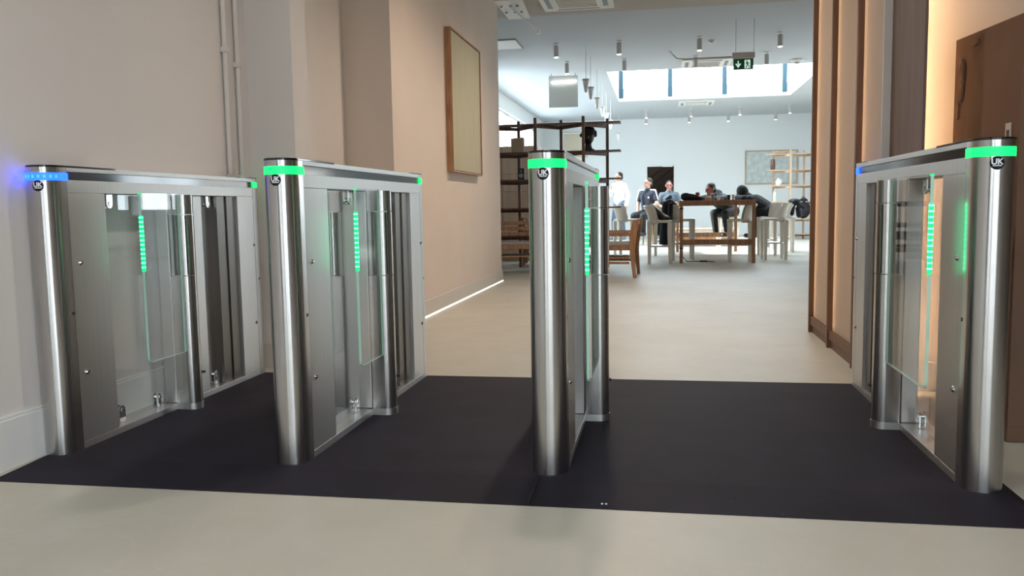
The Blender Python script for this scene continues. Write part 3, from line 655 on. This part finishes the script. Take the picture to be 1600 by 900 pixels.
# things on it
t = thing('bust', 'dark bronze head with curled hair on the zigzag shelf', 'sculpture', (-1.03, 9.32, FZ + 1.678))
b = MB(); b.caps((0, 0, .0), (0, 0, .12), .06, .04).ell((0, -.01, .2), (.085, .095, .115)).ell((.0, -.1, .185), (.018, .03, .03)).ell((0, 0, .005), (.1, .07, .03))
for k in range(46):
    a = random.uniform(0, 2 * pi); e = random.uniform(.0, 1.4)
    if cos(a - pi * 1.5) > .75 and e < .8: continue
    b.ell((.1 * cos(a) * cos(e), .1 * sin(a) * cos(e), .215 + .105 * sin(e)), .024 + random.random() * .012, u=8, v=6)
b.remesh('head', 'black', t, .008, 2)
MB().lathe([(.085, -.0), (.085, .02)], n=20).build('plinth', 'black', t)
t = thing('paper_bag', 'brown paper bag on the top left shelf of the zigzag screen', 'bag', (-2.03, 9.3, FZ + 1.678))
MB().hexa([(-.1, -.06, 0), (.075, -.06, 0), (.075, .06, 0), (-.1, .06, 0)], [(-.105, -.075, .2), (.08, -.07, .21), (.075, .05, .2), (-.1, .06, .21)]).build('bag_body', 'kraft', t, bevel=.004)
MB().hexa([(-.06, -.0735, .06), (.03, -.071, .05), (.045, -.075, .15), (-.07, -.079, .16)], [(-.06, -.0665, .06), (.03, -.0645, .05), (.045, -.068, .15), (-.07, -.072, .16)]).build('crease', 'kraft', t)
t = thing('speaker_box', 'small black speaker box on the zigzag shelf beside the art wall', 'speaker', (-2.0, 9.32, FZ + 1.2875))
MB().box(-.048, .048, -.05, .05, 0, .165).build('cabinet', 'black', t, bevel=.005); MB().cyl((0, -.0505, .06), (0, -.054, .06), .033, n=20).cyl((0, -.0505, .125), (0, -.053, .125), .015, n=16).build('driver', 'grey', t)
t = thing('clay_vase', 'ribbed brown clay vase on the low zigzag shelf', 'vase', (-2.02, 9.3, FZ + .4825))
pr_ = []
for k in range(15):
    z = k * .017; pr_.append((.055 - .028 * (k / 14) ** .8 + (.004 if k % 2 else 0), z))
pr_.append((.036, .25)); MB().lathe(pr_, n=24).build('vase_body', 'brownclay', t, smooth='auto'); MB().lathe([(.036, .2505), (.04, .258), (.03, .262)], n=24).build('rim', 'brownclay', t, smooth='auto')
# veneer cabinet beyond
t = thing('wall_cabinet', 'tall pale brown veneer cabinet behind the zigzag shelves', 'cabinet', (-2.62, 11.3, FZ))
MB().box(-.6, .6, -.24, .24, 0, 1.90).build('carcass', 'wood_cab', t, bevel=.01)
for k in range(2): MB().box(-.59 + k * .6, -.01 + k * .6, -.262, -.242, .05, 1.86).build('door', 'wood_cab', t, bevel=.004)
b = MB()
for k in range(6): b.box(-.6, .6, -.2655, -.2625, .28 + k * .29, .286 + k * .29)
b.build('groove', 'wood', t)

def armchair(label, loc, rz):
    """low oak armchair; faces -X"""
    t = thing('oak_armchair', label, 'armchair', loc, rz, group='low oak armchairs')
    w, d = .31, .64
    for s in (-1, 1):
        y = s * w
        b = MB()  # rear leg runs up into the raked back
        P = [(d / 2 - .03, 0), (d / 2 + .008, 0), (d / 2 - .01, .36), (d / 2 + .045, .72), (d / 2 - .03, .715), (d / 2 - .075, .52), (d / 2 - .07, .3)]
        b.prism_axis([(p[0], p[1]) for p in P], y - .0175, y + .0175, 'y').build('rear_leg', 'wood', t, bevel=.003)
        MB().hexa([(-d / 2, y - .017, 0), (-d / 2 + .035, y - .017, 0), (-d / 2 + .035, y + .017, 0), (-d / 2, y + .017, 0)], [(-d / 2 + .0, y - .022, .545), (-d / 2 + .05, y - .022, .545), (-d / 2 + .05, y + .022, .545), (-d / 2, y + .022, .545)]).build('front_leg', 'wood', t, bevel=.003)
        MB().box(-d / 2 - .03, d / 2 - .075, y - .03, y + .03, .546, .572).build('arm', 'wood', t, bevel=.005)
        MB().box(-d / 2 + .045, d / 2 - .075, y - .012, y + .012, .17, .20).build('lower_stretcher', 'wood', t, bevel=.002)
        MB().box(-d / 2 + .045, d / 2 - .075, y - .014, y + .014, .515, .535).build('arm_rail', 'wood', t, bevel=.002)
    MB().box(-d / 2 + .03, d / 2 - .075, -w + .0, w - .0, .34, .395).build('seat_frame', 'wood', t, bevel=.004)
    MB().box(-d / 2 + .035, d / 2 - .08, -w + .015, w - .015, .3955, .43).build('seat_pad', 'seatpad', t, bevel=.012)
    MB().box(-d / 2 + .045, d / 2 - .08, -w + .02, w - .02, .235, .255).build('under_shelf', 'wood', t, bevel=.003)
    for k in range(3):
        z = .5 + k * .075; x = d / 2 - .045 + k * .022
        MB().box(x - .01, x + .012, -w + .018, w - .018, z, z + .05).build('back_slat', 'wood', t, bevel=.004)
    return t
a0 = armchair('low oak armchair facing left, just right of the middle gate', (-.62, 7.98, FZ), R(-3))
dup(a0, (-1.94, 8.42, FZ), R(100), 'low oak armchair half hidden by the end of the art wall, the nearer')
dup(a0, (-1.80, 10.2, FZ), R(185), 'low oak armchair behind the zigzag shelf posts, farther from the art wall')

# counter-height table
TX0, TX1, TY0, TY1 = .27, 1.385, 10.22, 13.4
t = thing('high_table', 'long counter-height oak table with drinks on it in the far room', 'table', ((TX0 + TX1) / 2, (TY0 + TY1) / 2, FZ))
hx, hy = (TX1 - TX0) / 2, (TY1 - TY0) / 2
MB().box(-hx - .01, hx + .01, -hy - .01, hy + .01, .925, .95).build('tabletop', 'wood', t, bevel=.003)
for sx in (-1, 1):
    for sy in (-1, 1): MB().box(sx * (hx - .025) - .025, sx * (hx - .025) + .025, sy * (hy - .025) - .025, sy * (hy - .025) + .025, 0, .9245).build('leg', 'wood', t, bevel=.002)
for sy in (-1, 1):
    MB().box(-hx + .051, hx - .051, sy * (hy - .025) - .016, sy * (hy - .025) + .016, .868, .9245).build('apron', 'wood', t)
    MB().box(-hx + .051, hx - .051, sy * (hy - .025) - .016, sy * (hy - .025) + .016, .275, .36).build('stretcher', 'wood', t, bevel=.002)
for sx in (-1, 1): MB().box(sx * (hx - .025) - .016, sx * (hx - .025) + .016, -hy + .051, hy - .051, .868, .9245).build('apron', 'wood', t)
b = MB()
for z in (.22, .82): b.box(-hx - .004, -hx + .054, -hy - .004, -hy + .054, z, z + .02)
b.build('cable_clip', 'black', t)
TZ = FZ + .951
def on_table(x, y): return (x, y, TZ)
t = thing('drink_can', 'tall red drink can standing on the high table', 'can', on_table(.56, 10.9)); MB().lathe([(.028, 0), (.036, .01), (.036, .115), (.03, .125)], n=20).build('can_body', 'red', t, smooth='auto'); MB().lathe([(.03, .1252), (.031, .129), (.026, .129)], n=20).build('can_lid', 'chrome', t)
for i, (x, mm, hh) in enumerate(((.80, 'grey', .12), (.90, 'shade_w', .09), (.97, 'grey', .075), (1.05, 'black', .09), (1.13, 'shade_w', .10))):
    lbl = ['tall grey tumbler right of the red can on the high table', 'white paper cup third from left on the high table', 'short grey tumbler behind the white cup on the high table', 'black cup on the high table in front of the hooded person', 'white cup farthest right on the high table'][i]
    t = thing('drinking_cup', lbl, 'cup', on_table(x, 11.0 + .15 * (i % 3)), group='cups on the high table')
    hh *= .8; MB().lathe([(.021, 0), (.029, hh), (.026, hh), (.019, .008)], n=18).build('cup_body', mm, t, smooth='auto'); MB().lathe([(.030, hh + .0005), (.030, hh + .007), (.024, hh + .010)], n=18).build('cup_lid', 'shade_w' if mm != 'black' else 'black', t)
t = thing('shoulder_bag', 'slumped black bag lying on the near left of the high table', 'bag', on_table(.42, 10.75))
b = MB().ell((0, 0, .05), (.13, .1, .06)).ell((.1, .02, .035), (.14, .08, .04)).ell((-.05, 0, .075), (.08, .07, .05)); b.remesh('bag_body', 'blackcloth', t, .012, 3)
MB().tube([(-.1, -.06, .08), (-.05, -.1, .11), (.08, -.1, .09), (.18, -.08, .04)], .008).build('strap', 'blackcloth', t, smooth=True)

def stool(label, loc, rz):
    """cream counter chair: curved wrap back, thick tapered legs, steel footrail; faces +X"""
    t = thing('counter_chair', label, 'chair', loc, rz, group='cream counter chairs round the high table')
    hw, hd = .20, .19
    MB().prism([(hd, -hw), (hd, hw), (-hd + .06, hw), (-hd, hw * .6), (-hd, -hw * .6), (-hd + .06, -hw)], .62, .655).build('seat', 'cream', t, bevel=.01)
    for sx in (-1, 1):
        for sy in (-1, 1):
            x, y = sx * (hd - .035), sy * (hw - .035)
            MB().hexa([(x - .022, y - .022, 0), (x + .022, y - .022, 0), (x + .022, y + .022, 0), (x - .022, y + .022, 0)], [(x - .034, y - .034, .6195), (x + .034, y - .034, .6195), (x + .034, y + .034, .6195), (x - .034, y + .034, .6195)]).build('leg', 'cream', t, bevel=.008)
    b = MB(); n = 14; inn, out = [], []      # wrap-around back leaning out at the top
    A = [R(105) + R(150) * i / n for i in range(n + 1)]
    def ring(r, z, off): return [(off + r * 1.0 * cos(a) * .95, r * 1.02 * sin(a), z) for a in A]
    L = [(.205, .6, .02), (.205, .7, .015), (.215, .80, -.005), (.235, .87, -.03), (.22, .89, -.035)]
    I = [(.165, .6, .02), (.168, .7, .015), (.18, .80, -.005), (.195, .865, -.03)]
    rows = [ring(*x) for x in L] + [ring(*x) for x in I[::-1]]
    vv = [[b.bm.verts.new(p) for p in r_] for r_ in rows]
    for k in range(len(vv)):
        A_, B_ = vv[k], vv[(k + 1) % len(vv)]
        for i in range(n): b._f([A_[i], A_[i + 1], B_[i + 1], B_[i]])
    b._f([r_[0] for r_ in vv]); b._f([r_[-1] for r_ in vv][::-1])
    b.build('backrest', 'cream', t, smooth='auto')
    b = MB(); q, p = hd - .035, hw - .035
    b.tube([(q, -p, .26), (q, p, .26)], .010).tube([(-q, -p, .26), (-q, p, .26)], .010).tube([(-q, -p, .26), (q, -p, .26)], .010).tube([(-q, p, .26), (q, p, .26)], .010)
    b.build('footrail', 'chrome', t, smooth='auto')
    return t
s0 = stool('cream counter chair under the brown jacket, left of the high table', (-.03, 10.33, FZ), R(0))
for (x, y, rz, lb) in ((.33, 11.15, 3, 'cream counter chair under the long black coat, left of the high table'), (-.62, 12.2, 20, 'cream counter chair standing apart behind the oak armchair'),
                       (.05, 12.3, 0, 'cream counter chair farthest back on the left of the high table'), (1.19, 10.55, 178, 'cream counter chair tucked under the near right corner of the high table'),
                       (1.76, 11.1, 183, 'cream counter chair pulled out farthest right of the high table'), (1.88, 12.3, 145, 'cream counter chair under the person in black, right of the high table'),
                       (2.2, 13.25, 176, 'cream counter chair beneath the dark jacket behind the high table'), (1.25, 13.82, -100, 'cream counter chair under the person in the charcoal hoodie')):
    dup(s0, (x, y, FZ), R(rz), lb)
# garments
t = thing('brown_jacket', 'dark brown jacket slung over a counter chair left of the high table', 'jacket', (-.03, 10.33, FZ + .655))
b = MB(); b.caps((-.12, -.02, .20), (.02, -.05, .06), .055, .06, 1.8, (0, 1, 0)).caps((.02, -.04, .06), (.12, 0, .035), .05, .035, 2.0, (0, 1, 0)).caps((-.09, .06, .17), (.08, .1, .05), .04, .04).caps((-.1, -.1, .2), (.06, -.15, .05), .035, .03)
b.remesh('jacket_body', 'browncloth', t, .012, 3)
MB().tube([(-.12, -.1, .26), (-.02, -.155, .16), (.09, -.16, .08)], .007).build('trim', 'wood', t, smooth=True)
t = thing('long_coat', 'long black coat hung over a counter chair at the left of the high table', 'coat', (.33, 11.15, FZ))
b = MB(); b.caps((-.20, -.14, .93), (-.20, .14, .93), .05, .05, 1.3, (1, 0, 0)).caps((-.27, -.09, .9), (-.29, -.08, .30), .055, .085, 1.2, (0, 1, 0)).caps((-.27, .08, .9), (-.29, .08, .28), .055, .085, 1.2, (0, 1, 0)).caps((-.12, -.1, .88), (-.05, -.1, .72), .045, .05).caps((-.19, -.235, .9), (-.21, -.25, .42), .04, .045).caps((-.22, .0, .97), (-.19, .02, 1.02), .055, .03, 1.5, (0, 1, 0))
b.remesh('coat_body', 'blackcloth', t, .014, 3)
MB().hexa([(-.335, -.06, .84), (-.33, -.02, .84), (-.32, -.02, .87), (-.325, -.06, .87)], [(-.325, -.06, .84), (-.32, -.02, .84), (-.31, -.02, .87), (-.315, -.06, .87)]).build('collar_tag', 'ink', t)
t = thing('dark_jacket', 'black jacket heaped over a chair back right of the person in black', 'jacket', (2.38, 13.25, FZ + .80))
b = MB().caps((-.0, -.2, .10), (.0, .18, .09), .055, .05, 1.3, (1, 0, 0)).caps((-.03, -.1, .1), (-.06, -.12, -.1), .05, .05, 1.5, (0, 1, 0)).caps((.07, .05, .07), (.1, .05, -.14), .05, .05, 1.8, (0, 1, 0)).ell((.0, -.05, .12), (.11, .14, .05)).caps((.0, -.18, .09), (.12, -.28, .0), .04, .03)
b.remesh('jacket_body', 'blackcloth', t, .012, 3)

# pale zigzag shelves on the right
railing('pale_shelf', 'pale ash zigzag shelving by the framed print at the right', 'wood_light', [(2.70, 18.75), (3.05, 18.35), (3.42, 18.75), (3.85, 18.35)], (.12, .48, .90, 1.29, 1.665, 2.05), 2.52, 4.1, 2.16, .045)
t = thing('rucksack', 'black rucksack on a low shelf of the pale shelving', 'bag', (3.38, 18.50, FZ + .503))
b = MB().ell((0, 0, .22), (.17, .11, .22)).ell((0, -.08, .16), (.12, .07, .12)).ell((0, 0, .42), (.11, .09, .08)); b.remesh('pack_body', 'blackcloth', t, .014, 2)
MB().tube([(-.04, 0, .48), (-.02, 0, .53), (.02, 0, .53), (.04, 0, .48)], .009).build('carry_loop', 'blackcloth', t)
t = thing('white_jug', 'round white jug on the pale shelving below the print', 'jug', (2.8, 18.55, FZ + 1.3125)); MB().lathe([(.05, 0), (.075, .05), (.07, .1), (.035, .14), (.04, .17)], n=20).build('jug_body', 'shade_w', t, smooth='auto'); MB().tube([(.03, 0, .15), (.09, 0, .13), (.07, 0, .07)], .008).build('handle', 'shade_w', t)
t = thing('clay_pot', 'tall terracotta pot on the second shelf from the top of the pale shelving', 'pot', (2.66, 18.55, FZ + 1.6875)); MB().lathe([(.05, 0), (.06, .1), (.055, .22), (.045, .24)], n=20).build('pot_body', 'brownclay', t, smooth='auto'); MB().lathe([(.05, .2405), (.055, .25), (.04, .255)], n=20).build('rim', 'brownclay', t)
t = thing('glass_vase', 'pale grey vase on the middle of the pale shelving', 'vase', (2.72, 18.55, FZ + .9225)); MB().lathe([(.05, 0), (.052, .2), (.035, .24)], n=20).build('vase_body', 'etching', t, smooth='auto'); MB().lathe([(.035, .2405), (.04, .27)], n=20).build('neck', 'etching', t, smooth='auto')
t = thing('shell_ornament', 'pinkish shell ornament on the top of the pale shelving', 'ornament', (2.85, 18.55, FZ + 2.0725)); b = MB().ell((-.07, 0, .035), (.08, .05, .035)).ell((.05, 0, .03), (.08, .05, .03)).ell((.12, 0, .04), (.03, .03, .03)); b.remesh('shell', 'kraft', t, .01, 2)
# framed print on the back wall
t = thing('framed_print', 'large framed grey-green print on the back wall', 'picture', (3.02, YB, 1.88))
b = MB(); hx, hz = .71, .47
b.box(-hx, hx, -.04, -.001, hz - .03, hz).box(-hx, hx, -.04, -.001, -hz, -hz + .03).box(-hx, -hx + .03, -.04, -.001, -hz + .03, hz - .03).box(hx - .03, hx, -.04, -.001, -hz + .03, hz - .03).build('frame', 'wood_light', t, bevel=.003)
MB().box(-hx + .031, hx - .031, -.022, -.002, -hz + .031, hz - .031).build('print', 'etching', t)
# cream blind high on the back wall, left
t = thing('roller_blind', 'cream roller blind high on the back wall left of the pendants', 'blind', (-2.45, YB, 2.65))
MB().box(-.34, .34, -.03, -.02, -.36, .32).build('fabric', 'blind', t); MB().cyl((-.36, -.045, .35), (.36, -.045, .35), .03, n=14).build('roller', 'shade_w', t, smooth='auto'); MB().box(-.35, .35, -.036, -.014, -.39, -.36).build('bottom_bar', 'shade_w', t)
# low table beyond the high table
t = thing('low_table', 'low oak bench table standing beyond the high table', 'table', (.85, 15.6, FZ))
MB().box(-.75, .75, -.3, .3, .33, .38).build('tabletop', 'wood_light', t, bevel=.004)
MB().box(-.7, .7, -.25, .25, .12, .22).build('shelf_box', 'wood', t, bevel=.004)
for sx in (-1, 1):
    for sy in (-1, 1): MB().box(sx * .7 - .03, sx * .7 + .03, sy * .25 - .03, sy * .25 + .03, 0, .3295).build('leg', 'wood_light', t)
# floor cable
t = thing('floor_cable', 'black cable with a small adaptor lying under the high table', 'cable', (.6, 10.5, FZ))
MB().tube([(-.30, -.20, .30), (-.30, -.19, .12), (-.22, -.1, .02), (-.05, .05, .007), (.1, .04, .007), (.2, -.02, .007)], .006).build('wire', 'black', t, smooth=True)
MB().box(-.02, .10, .0, .06, .0, .022).build('adaptor', 'black', t, bevel=.004)

# ------------------------------------------------------------------ people
def person(label, loc, rz, o):
    """o: pose in metres, body faces -Y, body's right hand at -X"""
    t = thing('person', label, 'person', loc, rz)
    P = Vector(o['pelvis']); S = Vector(o.get('spine', (0, 0, 1))).normalized(); X = Vector((1, 0, 0))
    sh = P + S * .47; nk = P + S * .545; hv = Vector(o.get('headv', S)).normalized(); hc = nk + hv * .135
    turn = Matrix.Rotation(o.get('turn', 0), 3, 'Z') @ Matrix.Rotation(o.get('nod', 0), 3, 'X')
    T = lambda x, y, z: hc + turn @ Vector((x, y, z))
    SL, SR = sh + X * .175, sh - X * .175
    HL, HR = P + X * .09, P - X * .09
    J = {k: Vector(v) for k, v in o['j'].items()}
    def arm(b, sp, e, w, inf, upto=1.0):
        b.caps(sp, e, .047 + inf, .038 + inf)
        if upto >= 1: b.caps(e, w, .038 + inf, .028 + inf)
    def torso(b, inf):
        b.caps(P + S * .02, P + S * .14, .095 + inf, .085 + inf, 1.45, X).caps(P + S * .14, P + S * .38, .088 + inf, .105 + inf, 1.5, X).caps(SL - X * .04 - S * .02, SR + X * .04 - S * .02, .062 + inf)
        b.caps(P + S * .42, nk - S * .02, .08 + inf * .5, .055 + inf * .5, 1.3, X)
    def legs(b, inf, a=True):
        for h, k, an in ((HL, J['kneeL'], J['ankL']), (HR, J['kneeR'], J['ankR'])):
            b.caps(h, k, .082 + inf, .056 + inf).caps(k, an, .056 + inf, .04 + inf)
        b.caps(HL, HR, .095 + inf * .8)
    def feet(b, inf):
        for an, d in ((J['ankL'], o.get('toeL', (0.03, -1, 0))), (J['ankR'], o.get('toeR', (-.03, -1, 0)))):
            d = Vector(d).normalized(); b.caps(an + Vector((0, 0, -.045)) - d * .03, an + Vector((0, 0, -.05)) + d * .14, .035 + inf, .028 + inf, 1.25, d.cross(Vector((0, 0, 1))))
    b = MB(); torso(b, 0); legs(b, 0); feet(b, 0)
    b.caps(nk - S * .05, nk + hv * .08, .055, .05)
    b.ell(T(0, .01, .02), (.074, .092, .10), turn).ell(T(0, -.025, -.05), (.055, .062, .062), turn)       # skull, jaw
    b.caps(T(0, -.09, .01), T(0, -.105, -.022), .010, .016).ell(T(0, -.082, -.055), (.026, .014, .009), turn).ell(T(0, -.08, -.09), (.022, .018, .018), turn)   # nose, lips, chin
    b.ell(T(0, -.075, .035), (.05, .018, .012), turn)
    for s in (-1, 1): b.ell(T(s * .077, .012, -.005), (.012, .02, .032), turn)
    for s, sp, e, w, hd in ((1, SL, J['elbL'], J['wriL'], o.get('handL', (0, -.1, -1))), (-1, SR, J['elbR'], J['wriR'], o.get('handR', (0, -.1, -1)))):
        arm(b, sp, e, w, 0)
        d = Vector(hd).normalized(); side = d.cross(X).normalized() if abs(d.dot(X)) < .9 else Vector((0, 0, 1))
        pal = X if abs(d.dot(X)) < .9 else Vector((0, 1, 0))
        b.caps(w, w + d * .075, .022, .020, 1.7, side)
        for k, (of, L) in enumerate(((-.027, .065), (-.009, .075), (.009, .07), (.027, .055))):
            m0 = w + d * .085 + side * of; m1 = m0 + d * L * .55; m2 = m1 + (d * .8 - pal * s * .5).normalized() * L * .45
            b.caps(m0, m1, .0095, .0085, n=8).caps(m1, m2, .0085, .0075, n=8)
        th0 = w + d * .03 - side * .03; b.caps(th0, th0 + (d * .7 - side * .7).normalized() * .05, .012, .009, n=8)
    b.remesh('body', o['skin'], t, .0075, 4)
    for s in (-1, 1): MB().ell(T(s * .03, -.084, .012), (.012, .008, .007), turn, 10, 6).build('eye', 'hairblk', t, smooth=True)
    if o.get('hair'):
        b = MB(); b.ell(T(0, .022, .045), (.080, .088, .085), turn).ell(T(0, .05, -.01), (.074, .06, .08), turn)
        for s in (-1, 1): b.ell(T(s * .06, .02, .02), (.022, .035, .05), turn)
        b.remesh('hair', o['hair'], t, .008, 3)
    b = MB(); torso(b, .022)
    b.caps(P + S * .0, P + S * .1, .108, .112, 1.4, X)
    for sp, e, w in ((SL, J['elbL'], J['wriL']), (SR, J['elbR'], J['wriR'])):
        if o['sleeve'] == 'long': arm(b, sp, e, w, .018)
        else: b.caps(sp, sp + (e - sp) * .62, .060, .058)
    if o.get('hood') == 'down': b.caps(nk - X * .07 + Vector((0, .07, -.01)), nk + X * .07 + Vector((0, .07, -.01)), .065).ell(nk + Vector((0, .1, .03)), (.12, .08, .08))
    if o.get('hood') == 'up': b.ell(T(0, .03, .03), (.10, .105, .125), turn).caps(nk - S * .03, nk + hv * .06, .085, .085)
    b.remesh('top', o['top'], t, .009, 3)
    if o.get('stripe'):
        b = MB()
        for s, sp, e in ((1, SL, J['elbL']), (-1, SR, J['elbR'])): b.caps(sp + Vector((-s * .1, -.03, .062)), sp + Vector((s * .03, -.03, .055)), .014).caps(sp + Vector((s * .03, -.03, .055)), sp + (e - sp) * .62 + Vector((s * .05, -.02, .0)), .014, .014)
        b.remesh('sleeve_stripe', 'shirt_w', t, .008, 2)
        MB().lathe([(.02, -.002), (.02, .002)], (0, 0, 0), 14).build('badge', 'ink', t).matrix_local = Matrix.Translation(P + S * .36 + Vector((.09, -.135, 0))) @ Matrix.Rotation(R(90), 4, 'X')
    b = MB(); legs(b, .016); b.remesh('trousers', o['pants'], t, .009, 3)
    b = MB(); feet(b, .012)
    b.remesh('shoes', o['shoes'], t, .008, 2)
    return t
FO = FZ
person('person in a white sweatshirt and grey jeans standing by the back wall', (-1.08, 19.3, FO), R(-38), dict(
    pelvis=(0, 0, .95), spine=(0, -.03, 1), turn=R(-22), skin='skin', hair='hair', sleeve='long', top='shirt_w', pants='jeans', shoes='grey',
    j=dict(elbL=(.27, .03, 1.14), wriL=(.27, -.06, .90), elbR=(-.25, -.03, 1.16), wriR=(-.10, -.22, 1.30), kneeL=(.11, -.03, .51), ankL=(.11, .03, .095), kneeR=(-.1, -.10, .52), ankR=(-.1, -.10, .095)), handR=(.5, -.2, .8)))
person('person in a navy tee with white shoulder stripes, looking left', (-.30, 16.4, FO), R(-30), dict(
    pelvis=(0, 0, .70), turn=R(-25), skin='skin', hair='hair', sleeve='short', top='navy', pants='blackcloth', shoes='black', stripe=True,
    j=dict(elbL=(.25, -.03, .92), wriL=(.17, -.25, .84), elbR=(-.25, -.02, .91), wriR=(-.2, -.12, .70), kneeL=(.12, -.42, .66), ankL=(.12, -.40, .30), kneeR=(-.12, -.42, .66), ankR=(-.12, -.40, .30)), handL=(-.2, -1, -.1), handR=(0, -.6, -.8)))
person('person in a slate blue shirt in front of the dark doorway', (.17, 17.4, FO), R(4), dict(
    pelvis=(0, 0, .66), turn=R(0), nod=R(6), skin='skin_red', hair='hairblk', sleeve='short', top='shirt_b', pants='jeans', shoes='black',
    j=dict(elbL=(.26, -.05, .88), wriL=(.15, -.28, .84), elbR=(-.26, -.05, .88), wriR=(-.15, -.28, .84), kneeL=(.12, -.42, .62), ankL=(.12, -.40, .26), kneeR=(-.12, -.42, .62), ankR=(-.12, -.40, .26)), handL=(-.3, -1, 0), handR=(.3, -1, 0)))
person('person in a charcoal hoodie leaning over the far end of the high table', (1.27, 13.80, FO), R(-35), dict(
    pelvis=(0, .03, .748), spine=(-.2, -1.05, .75), headv=(-.15, -.6, .75), turn=R(-25), nod=R(12), skin='skin_dark', hair='hairblk', sleeve='long', top='hoodie', pants='blackcloth', shoes='black', hood='down',
    j=dict(elbL=(.2, -.46, .99), wriL=(.03, -.64, .99), elbR=(-.36, -.46, .99), wriR=(-.2, -.66, .99), kneeL=(.14, -.38, .72), ankL=(.14, -.30, .36), kneeR=(-.1, -.38, .72), ankR=(-.1, -.30, .36)), handL=(-.5, -1, .1), handR=(.4, -1, .1)))
person('person in a black hooded top hunched at the right side of the high table', (1.88, 12.3, FO), R(-125), dict(
    pelvis=(0, .02, .755), spine=(0, -1, .5), headv=(0, -.9, .45), turn=0, nod=R(25), skin='skin_dark', hair=None, sleeve='long', top='blackcloth', pants='blackcloth', shoes='black', hood='up',
    j=dict(elbL=(.22, -.42, .98), wriL=(.10, -.62, 1.0), elbR=(-.22, -.42, .98), wriR=(-.10, -.62, 1.0), kneeL=(.1, -.36, .74), ankL=(.1, -.30, .38), kneeR=(-.1, -.36, .74), ankR=(-.1, -.30, .38)), handL=(-.4, -1, .05), handR=(.4, -1, .05)))
for (x, y, z, lb) in ((-.30, 16.42, .70, 'round oak stool under the person in the navy tee'), (.17, 17.42, .66, 'round oak stool under the person in the slate blue shirt')):
    t = thing('round_stool', lb, 'stool', (x, y, FZ)); zt = z - .108
    MB().lathe([(.15, zt - .035), (.17, zt - .025), (.17, zt - .006), (.16, zt)], n=24).build('seat', 'wood', t, smooth='auto')
    for k in range(4):
        a = pi / 4 + k * pi / 2; MB().cyl((.16 * cos(a), .16 * sin(a), 0), (.11 * cos(a), .11 * sin(a), zt - .0355), .014, .018, n=12).build('leg', 'wood', t, smooth='auto')
    MB().tube([(.142 * cos(a), .142 * sin(a), .2) for a in [2 * pi * k / 20 for k in range(21)]], .008).build('footring', 'chrome', t, smooth=True)
